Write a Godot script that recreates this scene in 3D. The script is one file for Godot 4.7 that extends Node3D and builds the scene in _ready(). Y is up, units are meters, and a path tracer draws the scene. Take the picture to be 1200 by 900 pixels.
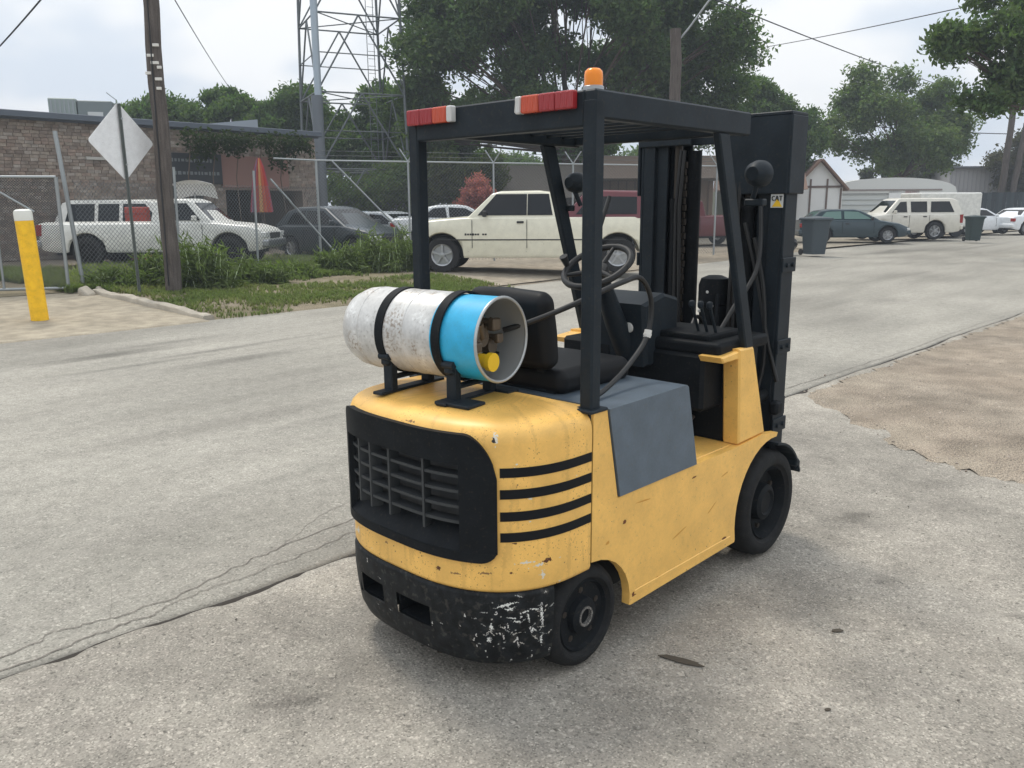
extends Node3D
# ------------------------------------------------------------------ mesh builder
class Mb:
	var v := PackedVector3Array()
	var n := PackedVector3Array()
	var t := PackedVector2Array()
	var c := PackedColorArray()
	var col := Color.WHITE
	var xf := Transform3D.IDENTITY
	func vert(p: Vector3, nn: Vector3, u := Vector2.ZERO) -> void:
		v.append(xf * p); n.append(xf.basis * nn); t.append(u); c.append(col)
	func tri(a: Vector3, b: Vector3, d: Vector3) -> void:   # counter-clockwise seen from outside
		var nn := (b - a).cross(d - a)
		if nn.length_squared() < 1e-16: return
		nn = nn.normalized()
		vert(a, nn); vert(d, nn); vert(b, nn)
	func tri_n(a: Vector3, b: Vector3, d: Vector3, na: Vector3, nb: Vector3, nd: Vector3, ua := Vector2.ZERO, ub := Vector2.ZERO, ud := Vector2.ZERO) -> void:
		vert(a, na, ua); vert(d, nd, ud); vert(b, nb, ub)
	func quad(a: Vector3, b: Vector3, d: Vector3, e: Vector3) -> void:
		tri(a, b, d); tri(a, d, e)
	func box(ce: Vector3, s: Vector3, ch := 0.0, b := Basis.IDENTITY) -> void:
		var h := s * 0.5
		ch = minf(ch, minf(h.x, minf(h.y, h.z)) * 0.9)
		var keep := xf
		xf = xf * Transform3D(b, ce)
		if ch <= 0.0:
			for ax in 3:
				for sg: float in [-1.0, 1.0]:
					var o := Vector3.ZERO; o[ax] = sg * h[ax]
					var p := Vector3.ZERO; p[(ax + 1) % 3] = h[(ax + 1) % 3] * sg
					var q := Vector3.ZERO; q[(ax + 2) % 3] = h[(ax + 2) % 3]
					quad(o - p - q, o + p - q, o + p + q, o - p + q)
		else:
			var k := h - Vector3(ch, ch, ch)
			for ax in 3:
				var i := (ax + 1) % 3
				var j := (ax + 2) % 3
				for sg: float in [-1.0, 1.0]:
					var o := Vector3.ZERO; o[ax] = sg * h[ax]
					var p := Vector3.ZERO; p[i] = k[i] * sg
					var q := Vector3.ZERO; q[j] = k[j]
					quad(o - p - q, o + p - q, o + p + q, o - p + q)
					for s2: float in [-1.0, 1.0]:   # edge chamfers between +-ax and +-i
						var a := Vector3.ZERO; a[ax] = sg * h[ax]; a[i] = s2 * k[i]; a[j] = -k[j]
						var a2 := a; a2[j] = k[j]
						var d := Vector3.ZERO; d[ax] = sg * k[ax]; d[i] = s2 * h[i]; d[j] = -k[j]
						var d2 := d; d2[j] = k[j]
						if sg * s2 > 0: quad(a, d, d2, a2)
						else: quad(a, a2, d2, d)
			for sx: float in [-1.0, 1.0]:
				for sy: float in [-1.0, 1.0]:
					for sz: float in [-1.0, 1.0]:
						var a := Vector3(sx * h.x, sy * k.y, sz * k.z)
						var d := Vector3(sx * k.x, sy * h.y, sz * k.z)
						var e := Vector3(sx * k.x, sy * k.y, sz * h.z)
						if sx * sy * sz > 0: tri(a, d, e)
						else: tri(a, e, d)
		xf = keep
	func rbox(ce: Vector3, s: Vector3, r: float, b := Basis.IDENTITY, puff := 0.0) -> void:
		var h := s * 0.5
		r = minf(r, minf(h.x, minf(h.y, h.z)))
		var keep := xf
		xf = xf * Transform3D(b, ce)
		for ax in 3:
			var i := (ax + 1) % 3
			var j := (ax + 2) % 3
			for sg: float in [-1.0, 1.0]:
				var ci := [-h[i], -h[i] + 0.25 * r, -h[i] + 0.6 * r, -h[i] + r, 0.0, h[i] - r, h[i] - 0.6 * r, h[i] - 0.25 * r, h[i]]
				var cj := [-h[j], -h[j] + 0.25 * r, -h[j] + 0.6 * r, -h[j] + r, 0.0, h[j] - r, h[j] - 0.6 * r, h[j] - 0.25 * r, h[j]]
				var P := []; var N := []
				for a in 9:
					var rp := []; var rn := []
					for d in 9:
						var p := Vector3.ZERO; p[ax] = sg * h[ax]; p[i] = ci[a]; p[j] = cj[d]
						var q := p
						for k in 3: q[k] = clampf(p[k], -h[k] + r, h[k] - r)
						var dr := (p - q).normalized()
						var o := q + dr * r
						if puff > 0.0:
							o[ax] += sg * puff * (1.0 - pow(p[i] / h[i], 2)) * (1.0 - pow(p[j] / h[j], 2))
						rp.append(o); rn.append(dr)
					P.append(rp); N.append(rn)
				for a in 8:
					for d in 8:
						var A: Vector3 = P[a][d]; var B: Vector3 = P[a + 1][d]; var D: Vector3 = P[a + 1][d + 1]; var E: Vector3 = P[a][d + 1]
						if sg > 0:
							tri_n(A, B, D, N[a][d], N[a + 1][d], N[a + 1][d + 1]); tri_n(A, D, E, N[a][d], N[a + 1][d + 1], N[a][d + 1])
						else:
							tri_n(A, D, B, N[a][d], N[a + 1][d + 1], N[a + 1][d]); tri_n(A, E, D, N[a][d], N[a][d + 1], N[a + 1][d + 1])
		xf = keep
	func tube(pts: Array, rad, seg := 8, caps := true) -> void:
		var m := pts.size()
		var fr: Vector3 = (pts[1] - pts[0]).normalized()
		var up := Vector3.UP if absf(fr.y) < 0.9 else Vector3.RIGHT
		var side := fr.cross(up).normalized()
		var rings := []; var nrm := []
		for k in m:
			var d: Vector3
			if k == 0: d = pts[1] - pts[0]
			elif k == m - 1: d = pts[k] - pts[k - 1]
			else: d = (pts[k + 1] - pts[k]).normalized() + (pts[k] - pts[k - 1]).normalized()
			d = d.normalized()
			side = (side - d * side.dot(d)).normalized()
			var oth := d.cross(side)
			var r: float = rad[k] if rad is Array else rad
			var ring := []; var rn := []
			for s in seg:
				var an := TAU * s / seg
				var q := side * cos(an) + oth * sin(an)
				ring.append(pts[k] + q * r); rn.append(q)
			rings.append(ring); nrm.append(rn)
		for k in m - 1:
			for s in seg:
				var s2 := (s + 1) % seg
				var u0 := Vector2(float(s) / seg, float(k)); var u1 := Vector2(float(s + 1) / seg, float(k)); var u2 := Vector2(float(s + 1) / seg, float(k + 1)); var u3 := Vector2(float(s) / seg, float(k + 1))
				tri_n(rings[k][s], rings[k][s2], rings[k + 1][s2], nrm[k][s], nrm[k][s2], nrm[k + 1][s2], u0, u1, u2)
				tri_n(rings[k][s], rings[k + 1][s2], rings[k + 1][s], nrm[k][s], nrm[k + 1][s2], nrm[k + 1][s], u0, u2, u3)
		if caps:
			for s in seg:
				var s2 := (s + 1) % seg
				tri(pts[0], rings[0][s2], rings[0][s])
				tri(pts[m - 1], rings[m - 1][s], rings[m - 1][s2])
	func lathe(pr: Array, seg: int, at := Transform3D.IDENTITY, a0 := 0.0, a1 := TAU) -> void:   # profile (r, y) bottom to top
		var keep := xf
		xf = xf * at
		var sn := []
		for k in pr.size() - 1:
			var d: Vector2 = (pr[k + 1] - pr[k]).normalized()
			sn.append(Vector2(d.y, -d.x))
		for k in pr.size() - 1:
			var n0: Vector2 = sn[k]; var n1: Vector2 = sn[k]
			if k > 0 and sn[k - 1].dot(sn[k]) > 0.75: n0 = (sn[k - 1] + sn[k]).normalized()
			if k < sn.size() - 1 and sn[k + 1].dot(sn[k]) > 0.75: n1 = (sn[k + 1] + sn[k]).normalized()
			for s in seg:
				var x := a0 + (a1 - a0) * s / seg; var y := a0 + (a1 - a0) * (s + 1) / seg
				var d0 := Vector3(cos(x), 0, sin(x)); var d1 := Vector3(cos(y), 0, sin(y))
				var A: Vector3 = d0 * pr[k].x + Vector3.UP * pr[k].y; var B: Vector3 = d0 * pr[k + 1].x + Vector3.UP * pr[k + 1].y
				var D: Vector3 = d1 * pr[k + 1].x + Vector3.UP * pr[k + 1].y; var E: Vector3 = d1 * pr[k].x + Vector3.UP * pr[k].y
				var nA: Vector3 = d0 * n0.x + Vector3.UP * n0.y; var nB: Vector3 = d0 * n1.x + Vector3.UP * n1.y
				var nD: Vector3 = d1 * n1.x + Vector3.UP * n1.y; var nE: Vector3 = d1 * n0.x + Vector3.UP * n0.y
				var uA := Vector2(float(s) / seg, pr[k].y); var uB := Vector2(float(s) / seg, pr[k + 1].y); var uD := Vector2(float(s + 1) / seg, pr[k + 1].y); var uE := Vector2(float(s + 1) / seg, pr[k].y)
				tri_n(A, B, D, nA, nB, nD, uA, uB, uD); tri_n(A, D, E, nA, nD, nE, uA, uD, uE)
		xf = keep
	func prism(poly: PackedVector2Array, z0: float, z1: float, at := Transform3D.IDENTITY, ch := 0.0) -> void:   # polygon in x,y; z0 < z1
		var keep := xf
		xf = xf * at
		if Geometry2D.is_polygon_clockwise(poly): poly.reverse()
		var ins := poly
		if ch > 0.0:
			var o := Geometry2D.offset_polygon(poly, -ch, Geometry2D.JOIN_MITER)
			if o.size() == 1 and o[0].size() == poly.size():
				ins = o[0]
				if Geometry2D.is_polygon_clockwise(ins): ins.reverse()
				var best := 0
				for k in ins.size():
					if ins[k].distance_to(poly[0]) < ins[best].distance_to(poly[0]): best = k
				var r := PackedVector2Array()
				for k in ins.size(): r.append(ins[(k + best) % ins.size()])
				ins = r
			else: ch = 0.0
		var ix := Geometry2D.triangulate_polygon(ins)
		for k in range(0, ix.size(), 3):
			var a := ins[ix[k]]; var b := ins[ix[k + 1]]; var d := ins[ix[k + 2]]
			if (b - a).cross(d - a) < 0.0:
				var q := b; b = d; d = q
			tri(Vector3(a.x, a.y, z1), Vector3(b.x, b.y, z1), Vector3(d.x, d.y, z1))
			tri(Vector3(a.x, a.y, z0), Vector3(d.x, d.y, z0), Vector3(b.x, b.y, z0))
		for k in poly.size():
			var k2 := (k + 1) % poly.size()
			var a := poly[k]; var b := poly[k2]
			quad(Vector3(a.x, a.y, z0 + ch), Vector3(b.x, b.y, z0 + ch), Vector3(b.x, b.y, z1 - ch), Vector3(a.x, a.y, z1 - ch))
			if ch > 0.0:
				var e := ins[k]; var f := ins[k2]
				quad(Vector3(a.x, a.y, z1 - ch), Vector3(b.x, b.y, z1 - ch), Vector3(f.x, f.y, z1), Vector3(e.x, e.y, z1))
				quad(Vector3(e.x, e.y, z0), Vector3(f.x, f.y, z0), Vector3(b.x, b.y, z0 + ch), Vector3(a.x, a.y, z0 + ch))
		xf = keep
	# rows of points; outward side is (next row) x (next column); smooth normals
	func grid(R: Array, flip := false, skip = null, uvs = null, cols = null, wrap := false) -> void:
		var h := R.size(); var w: int = R[0].size()
		var N := []
		for i in h:
			var rn := []
			for j in w:
				var i0 := maxi(i - 1, 0); var i1 := mini(i + 1, h - 1)
				var j0 := maxi(j - 1, 0); var j1 := mini(j + 1, w - 1)
				if wrap and j == 0: j0 = w - 2
				if wrap and j == w - 1: j1 = 1
				var a: Vector3 = R[i1][j] - R[i0][j]
				var b: Vector3 = R[i][j1] - R[i][j0]
				var nn := a.cross(b)
				if nn.length_squared() < 1e-14: nn = (R[mini(i + 1, h - 1)][j] - R[maxi(i - 1, 0)][j]).cross(R[i1][j1] - R[i1][j0]) + (R[i0][j1] - R[i0][j0]).cross(Vector3.ZERO)
				nn = nn.normalized()
				rn.append(-nn if flip else nn)
			N.append(rn)
		for i in h - 1:
			for j in w - 1:
				if skip != null and skip.call(i, j): continue
				var A: Vector3 = R[i][j]; var B: Vector3 = R[i + 1][j]; var D: Vector3 = R[i + 1][j + 1]; var E: Vector3 = R[i][j + 1]
				var ua := Vector2(float(j) / (w - 1), float(i) / (h - 1)); var ub := Vector2(float(j) / (w - 1), float(i + 1) / (h - 1))
				var ud := Vector2(float(j + 1) / (w - 1), float(i + 1) / (h - 1)); var ue := Vector2(float(j + 1) / (w - 1), float(i) / (h - 1))
				if uvs != null: ua = uvs[i][j]; ub = uvs[i + 1][j]; ud = uvs[i + 1][j + 1]; ue = uvs[i][j + 1]
				if cols != null:
					if flip:
						col = cols[i][j]; vert(A, N[i][j], ua); col = cols[i + 1][j]; vert(B, N[i + 1][j], ub); col = cols[i + 1][j + 1]; vert(D, N[i + 1][j + 1], ud)
						col = cols[i][j]; vert(A, N[i][j], ua); col = cols[i + 1][j + 1]; vert(D, N[i + 1][j + 1], ud); col = cols[i][j + 1]; vert(E, N[i][j + 1], ue)
					else:
						col = cols[i][j]; vert(A, N[i][j], ua); col = cols[i + 1][j + 1]; vert(D, N[i + 1][j + 1], ud); col = cols[i + 1][j]; vert(B, N[i + 1][j], ub)
						col = cols[i][j]; vert(A, N[i][j], ua); col = cols[i][j + 1]; vert(E, N[i][j + 1], ue); col = cols[i + 1][j + 1]; vert(D, N[i + 1][j + 1], ud)
				elif flip:
					tri_n(A, D, B, N[i][j], N[i + 1][j + 1], N[i + 1][j], ua, ud, ub); tri_n(A, E, D, N[i][j], N[i][j + 1], N[i + 1][j + 1], ua, ue, ud)
				else:
					tri_n(A, B, D, N[i][j], N[i + 1][j], N[i + 1][j + 1], ua, ub, ud); tri_n(A, D, E, N[i][j], N[i + 1][j + 1], N[i][j + 1], ua, ud, ue)
	func mesh() -> ArrayMesh:
		var a := []; a.resize(Mesh.ARRAY_MAX)
		a[Mesh.ARRAY_VERTEX] = v; a[Mesh.ARRAY_NORMAL] = n; a[Mesh.ARRAY_TEX_UV] = t; a[Mesh.ARRAY_COLOR] = c
		var m := ArrayMesh.new(); m.add_surface_from_arrays(Mesh.PRIMITIVE_TRIANGLES, a)
		return m

var M := {}
var used := {}
var rng := RandomNumberGenerator.new()

func numbered(parent: Node, called: String) -> String:
	var key := str(parent.get_instance_id()) + "/" + called
	var k: int = used.get(key, 0)
	used[key] = k + 1
	return called if k == 0 else "%s_%03d" % [called, k]
func part(called: String, mb, m: Material, parent: Node, at := Transform3D.IDENTITY) -> MeshInstance3D:
	var o := MeshInstance3D.new()
	o.mesh = mb.mesh() if mb is Mb else mb
	o.material_override = m
	o.name = numbered(parent, called)
	o.transform = at
	parent.add_child(o, true)
	return o
func group_part(called: String, parent: Node, at := Transform3D.IDENTITY) -> Node3D:
	var o := Node3D.new(); o.name = numbered(parent, called); o.transform = at
	parent.add_child(o, true)
	return o
func thing(called: String, label: String, category: String, at := Vector3.ZERO, turn := 0.0, group := "") -> Node3D:
	var o := Node3D.new(); o.name = numbered(self, called); add_child(o, true)
	o.position = at; o.rotation.y = turn
	o.set_meta("label", label); o.set_meta("category", category)
	if group: o.set_meta("group", group)
	return o
func solo(called: String, mb, m: Material, label: String, category: String, group := "", kind := "") -> MeshInstance3D:
	var o := part(called, mb, m, self)
	o.set_meta("label", label); o.set_meta("category", category)
	if group: o.set_meta("group", group)
	if kind: o.set_meta("kind", kind)
	return o
func struct(called: String, mb, m: Material) -> MeshInstance3D:
	var o := part(called, mb, m, self)
	o.set_meta("kind", "structure")
	return o

# ------------------------------------------------------------------ materials
func S(r: int, g: int, b: int) -> Color: return Color(r / 255.0, g / 255.0, b / 255.0)
func mat(c: Color, rough := 0.6, metal := 0.0, spec := 0.5) -> StandardMaterial3D:
	var m := StandardMaterial3D.new()
	m.albedo_color = c; m.roughness = rough; m.metallic = metal; m.metallic_specular = spec
	return m
func noise_img(sz: int, seed_: int, freq: float, octaves := 4, kind := FastNoiseLite.TYPE_SIMPLEX_SMOOTH) -> Image:
	var f := FastNoiseLite.new(); f.seed = seed_; f.frequency = freq; f.fractal_octaves = octaves; f.noise_type = kind
	return f.get_seamless_image(sz, sz, false, false, 0.12)
func tex(img: Image) -> ImageTexture:
	return ImageTexture.create_from_image(img)
# a seamless tone texture: base grey times mottling, fine grain and speckles
func grain(sz: int, seed_: int, coarse: float, fine: float, light: float, dark: float, lw: float, dw: float, tint := Color.WHITE, tint2 := Color.WHITE) -> Image:
	var a := noise_img(sz, seed_, 6.0 / sz, 4).get_data()
	var b := noise_img(sz, seed_ + 1, 90.0 / sz, 2).get_data()
	var e := noise_img(sz, seed_ + 2, 200.0 / sz, 1).get_data()
	var r := RandomNumberGenerator.new(); r.seed = seed_
	var out := PackedByteArray(); out.resize(sz * sz * 3)
	for k in sz * sz:
		var x := a[k] / 255.0; var y := b[k] / 255.0; var z := e[k] / 255.0
		var q := 0.78 + coarse * (x - 0.5) + fine * (y - 0.5) + fine * 0.7 * (z - 0.5) + r.randf_range(-0.5, 0.5) * fine * 0.35
		if z > 1.0 - lw and y > 0.45: q += light
		elif z < dw and y < 0.6: q -= dark
		q = clampf(q, 0.0, 1.0)
		var tt := tint.lerp(tint2, clampf((y - 0.5) * 2.5 + 0.5, 0, 1))
		out[k * 3] = int(q * tt.r * 255); out[k * 3 + 1] = int(q * tt.g * 255); out[k * 3 + 2] = int(q * tt.b * 255)
	return Image.create_from_data(sz, sz, false, Image.FORMAT_RGB8, out)
func bumpmap(sz: int, seed_: int, freq: float, strength: float) -> ImageTexture:
	var i := noise_img(sz, seed_, freq, 3)
	i.convert(Image.FORMAT_RGBA8)
	i.bump_map_to_normal_map(strength)
	return tex(i)
func triplanar(m: StandardMaterial3D, scale: float, world := true) -> StandardMaterial3D:
	m.uv1_triplanar = true; m.uv1_world_triplanar = world; m.uv1_scale = Vector3.ONE * scale; m.uv1_triplanar_sharpness = 4.0
	return m
# paving: stones of two sizes (each cell one tone) in a paler or darker matrix
func aggregate(sz: int, seed_: int, f1: float, f2: float, cell: float, fine: float, light: float, tint: Color, tint2: Color) -> Image:
	var gen := func(k: int, fr: float) -> PackedByteArray:
		var f := FastNoiseLite.new(); f.seed = seed_ + k; f.frequency = fr; f.noise_type = FastNoiseLite.TYPE_CELLULAR; f.cellular_return_type = FastNoiseLite.RETURN_CELL_VALUE; f.fractal_type = FastNoiseLite.FRACTAL_NONE
		var im := f.get_seamless_image(sz, sz, false, false, 0.04); return im.get_data()
	var a: PackedByteArray = gen.call(0, f1); var b: PackedByteArray = gen.call(1, f2)
	var m := noise_img(sz, seed_ + 2, 9.0 / sz, 4).get_data()
	var r := RandomNumberGenerator.new(); r.seed = seed_
	var out := PackedByteArray(); out.resize(sz * sz * 3)
	for k in sz * sz:
		var x := a[k] / 255.0; var y := b[k] / 255.0; var z := m[k] / 255.0
		var q := 0.77 + cell * (x - 0.5) + cell * 0.45 * (y - 0.5) + 0.08 * (z - 0.5) + fine * r.randf_range(-0.5, 0.5)
		if x > 0.90: q += light * (x - 0.90) * 10.0
		elif x < 0.12: q -= light * 0.8 * (0.12 - x) * 8.0
		if y > 0.965: q += light * 0.8
		elif y < 0.022: q -= light * 0.8
		q = clampf(q, 0.05, 1.0)
		var tt := tint.lerp(tint2, y)
		out[k * 3] = int(q * tt.r * 255); out[k * 3 + 1] = int(q * tt.g * 255); out[k * 3 + 2] = int(q * tt.b * 255)
	return Image.create_from_data(sz, sz, false, Image.FORMAT_RGB8, out)
func make_materials() -> void:
	# ground
	var road := mat(Color.WHITE, 0.9, 0, 0.3); road.albedo_texture = tex(aggregate(1024, 11, 0.22, 0.10, 0.11, 0.08, 0.09, S(232, 228, 217), S(224, 219, 209))); road.vertex_color_use_as_albedo = true
	road.normal_enabled = true; road.normal_texture = bumpmap(512, 5, 60.0 / 512, 3.0); road.normal_scale = 0.15
	M.road = triplanar(road, 1.0 / 1.6)
	var lot := mat(Color.WHITE, 0.88, 0, 0.35); lot.albedo_texture = tex(aggregate(1024, 21, 0.22, 0.10, 0.145, 0.10, 0.135, S(233, 227, 216), S(223, 216, 206))); lot.vertex_color_use_as_albedo = true
	lot.normal_enabled = true; lot.normal_texture = bumpmap(512, 6, 80.0 / 512, 5.0); lot.normal_scale = 0.22
	M.lot = triplanar(lot, 1.0 / 1.3)
	var dirt := mat(Color.WHITE, 0.95, 0, 0.2); dirt.albedo_texture = tex(grain(1024, 31, 0.12, 0.30, 0.16, 0.2, 0.26, 0.24, S(224, 213, 198), S(212, 199, 182))); dirt.vertex_color_use_as_albedo = true
	dirt.normal_enabled = true; dirt.normal_texture = bumpmap(512, 7, 40.0 / 512, 6.0)
	M.dirt = triplanar(dirt, 1.0 / 1.9)
	var conc := mat(Color.WHITE, 0.9, 0, 0.3); conc.albedo_texture = tex(grain(512, 41, 0.16, 0.14, 0.08, 0.12, 0.2, 0.2, S(226, 216, 198), S(217, 207, 190))); conc.vertex_color_use_as_albedo = true
	M.conc = triplanar(conc, 1.0 / 2.1)
	# painted metal of the forklift
	var yel := mat(Color.WHITE, 0.42, 0, 0.5)
	yel.albedo_texture = tex(paint_image(512, 51, S(240, 190, 102), 0.09, 0.006)); M.yellow = triplanar(yel, 1.0 / 0.9, false)
	var cw := mat(Color.WHITE, 0.42, 0, 0.5); cw.albedo_texture = tex(counterweight_image()); M.cw = cw
	var bump := mat(Color.WHITE, 0.5, 0, 0.3); bump.albedo_texture = tex(bumper_image()); M.bumper = bump
	var blk := mat(Color.WHITE, 0.48, 0, 0.5); blk.albedo_texture = tex(paint_image(256, 61, S(37, 44, 50), 0.2, 0.0015)); blk.metallic_specular = 0.28; M.black = triplanar(blk, 1.0 / 0.7, false)
	var bl2 := mat(Color.WHITE, 0.55, 0, 0.5); bl2.albedo_texture = tex(paint_image(256, 63, S(26, 29, 32), 0.3, 0.003)); bl2.metallic_specular = 0.22; M.black_dusty = triplanar(bl2, 1.0 / 0.5, false)
	M.dark = mat(S(20, 21, 22), 0.7)
	M.stripe = mat(S(25, 27, 30), 0.5, 0, 0.25)
	M.vinyl = mat(S(29, 30, 32), 0.5, 0, 0.3)
	var hd := mat(Color.WHITE, 0.5); hd.albedo_texture = tex(paint_image(512, 65, S(88, 100, 111), 0.14, 0.001)); M.hood = triplanar(hd, 1.0 / 0.8, false)
	var rub := mat(Color.WHITE, 0.8, 0, 0.3); rub.albedo_texture = tex(paint_image(256, 66, S(37, 38, 39), 0.3, 0.003)); M.rubber = triplanar(rub, 1.0 / 0.35, false)
	var hub := mat(Color.WHITE, 0.6); hub.albedo_texture = tex(grain(128, 95, 0.5, 0.9, 0.2, 0.7, 0.3, 0.45)); hub.albedo_color = S(168, 164, 158); M.hub = triplanar(hub, 1.0 / 0.16, false)
	M.brass = mat(S(104, 92, 78), 0.4, 0.5)
	M.radiator = mat(S(66, 68, 70), 0.6, 0.3)
	M.hose = mat(S(28, 29, 30), 0.5)
	M.steel = mat(S(170, 172, 174), 0.35, 0.8)
	M.chrome = mat(S(215, 215, 215), 0.12, 1.0)
	M.grease = mat(S(58, 52, 46), 0.5, 0.4)
	var tank := mat(Color.WHITE, 0.4, 0.2); tank.albedo_texture = tex(tank_image()); M.tank = triplanar(tank, 1.0 / 0.83, false)
	var blue := mat(Color.WHITE, 0.45); blue.albedo_texture = tex(paint_image(256, 67, S(46, 170, 214), 0.12, 0.002)); M.blue = triplanar(blue, 1.0 / 0.4, false)
	M.tank_ring = mat(S(184, 187, 187), 0.4, 0.6)
	M.valve_yellow = mat(S(238, 196, 40), 0.4)
	M.amber = mat(S(245, 140, 20), 0.15); M.amber.emission_enabled = false
	M.lens_red = mat(S(158, 48, 52), 0.18); M.lens_orange = mat(S(196, 82, 54), 0.18); M.lens_clear = mat(S(206, 205, 202), 0.12)
	M.white_scuff = mat(S(216, 214, 208), 0.7)
	M.logo_white = mat(S(204, 205, 202), 0.5); M.logo_black = mat(S(24, 24, 24), 0.5); M.logo_yellow = mat(S(236, 190, 40), 0.5)
	# vehicles
	M.glass = mat(S(16, 20, 24), 0.07, 0, 0.4); M.glass_green = mat(S(120, 148, 142), 0.08, 0, 0.6)
	M.tyre = mat(S(34, 34, 35), 0.85); M.rim = mat(S(168, 170, 172), 0.3, 0.7); M.well = mat(S(16, 16, 17), 0.9)
	M.lamp_clear = mat(S(214, 216, 214), 0.15); M.tail = mat(S(150, 28, 26), 0.2); M.trim = mat(S(38, 38, 38), 0.6); M.grille_bar = mat(S(50, 53, 55), 0.6)
	# buildings, wood, metal
	M.galv = mat(S(158, 163, 165), 0.5, 0.5)
	M.wire = mat(S(92, 96, 98), 0.55, 0.2)
	M.cable = mat(S(42, 44, 46), 0.7)
	var wood := mat(Color.WHITE, 0.9, 0, 0.2); wood.albedo_texture = tex(grain(256, 71, 0.3, 0.3, 0.1, 0.2, 0.2, 0.25, S(140, 131, 125), S(110, 103, 99))); wood.uv1_scale = Vector3(1, 0.25, 1)
	wood.uv1_triplanar = true; wood.uv1_scale = Vector3(3.0, 0.25, 3.0); M.wood = wood
	var stone := mat(Color.WHITE, 0.95, 0, 0.2); stone.vertex_color_use_as_albedo = true; stone.albedo_texture = tex(grain(256, 72, 0.25, 0.3, 0.1, 0.15, 0.2, 0.2)); M.stone = triplanar(stone, 1.0 / 1.2)
	M.mortar = mat(S(142, 128, 117), 0.95)
	M.roof_edge = mat(S(84, 92, 102), 0.6)
	M.white_wall = mat(S(226, 228, 228), 0.8); M.timber = mat(S(112, 98, 92), 0.8)
	M.leaf = leafmat(); M.grass = leafmat()
	M.bark = mat(S(92, 80, 70), 0.95)
func leafmat() -> StandardMaterial3D:
	var m := mat(Color.WHITE, 0.55, 0, 0.35)
	m.vertex_color_use_as_albedo = true
	m.backlight_enabled = true; m.backlight = Color(0.90, 1.0, 0.62)
	return m
func put(b: PackedByteArray, k: int, c: Color) -> void:
	b[k * 3] = int(clampf(c.r, 0, 1) * 255); b[k * 3 + 1] = int(clampf(c.g, 0, 1) * 255); b[k * 3 + 2] = int(clampf(c.b, 0, 1) * 255)
# worn paint: mottled tone, small chips that show grey primer or rust
func paint_image(sz: int, seed_: int, base: Color, mott: float, chips: float) -> Image:
	var a := noise_img(sz, seed_, 5.0 / sz, 5).get_data()
	var b := noise_img(sz, seed_ + 1, 50.0 / sz, 3).get_data()
	var g := noise_img(sz, seed_ + 2, 26.0 / sz, 3).get_data()
	var out := PackedByteArray(); out.resize(sz * sz * 3)
	for k in sz * sz:
		var q := 1.0 + mott * (a[k] / 255.0 - 0.5) + mott * 0.45 * (b[k] / 255.0 - 0.5)
		var c := Color(base.r * q, base.g * q, base.b * q)
		var dirt := clampf((g[k] / 255.0 - 0.66) * 3.0, 0, 0.35) * clampf(b[k] / 128.0 - 0.6, 0, 1)
		c = c.lerp(Color(0.36, 0.30, 0.22), dirt * mott * 4.0)
		if b[k] / 255.0 > 0.93 - chips * 10.0 and g[k] / 255.0 > 0.60: c = c.lerp(Color(0.33, 0.25, 0.19), 0.7)
		put(out, k, c)
	return Image.create_from_data(sz, sz, false, Image.FORMAT_RGB8, out)
func tank_image() -> Image:
	var sz := 512
	var a := noise_img(sz, 81, 9.0 / sz, 5).get_data()
	var b := noise_img(sz, 82, 46.0 / sz, 4).get_data()
	var g := noise_img(sz, 83, 4.0 / sz, 3).get_data()
	var out := PackedByteArray(); out.resize(sz * sz * 3)
	for k in sz * sz:
		var q := 0.81 + 0.15 * (a[k] / 255.0 - 0.5) + 0.09 * (b[k] / 255.0 - 0.5)
		var c := Color(q, q * 0.995, q * 0.98)
		if a[k] / 255.0 > 0.66 and b[k] / 255.0 > 0.55: c = Color(0.90, 0.90, 0.89)
		if b[k] / 255.0 < 0.19: c = c.lerp(Color(0.60, 0.58, 0.55), 0.6)
		var rust := clampf((g[k] / 255.0 - 0.62) * 5.0, 0, 1) * clampf((b[k] / 255.0 - 0.45) * 4.0, 0, 1)
		c = c.lerp(Color(0.50, 0.44, 0.38), rust * 0.7)
		put(out, k, c)
	return Image.create_from_data(sz, sz, false, Image.FORMAT_RGB8, out)
# ragged patch of bare or primed metal painted at pixel (cx, cy)
func chip(b: PackedByteArray, w: int, h: int, cx: float, cy: float, rx: float, ry: float, c: Color, nz: FastNoiseLite, soft := 0.55, turn := 0.0) -> void:
	var R := maxf(rx, ry) * 1.5
	var cs := cos(turn); var sn := sin(turn)
	for y in range(maxi(0, int(cy - R)), mini(h, int(cy + R) + 1)):
		for x in range(maxi(0, int(cx - R)), mini(w, int(cx + R) + 1)):
			var dx := x - cx; var dy := y - cy
			var d := sqrt(pow((dx * cs + dy * sn) / rx, 2) + pow((dy * cs - dx * sn) / ry, 2))
			if d + nz.get_noise_2d(x * 1.0, y * 1.0) * 0.95 < soft + 0.15: put(b, y * w + x, c)
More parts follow.
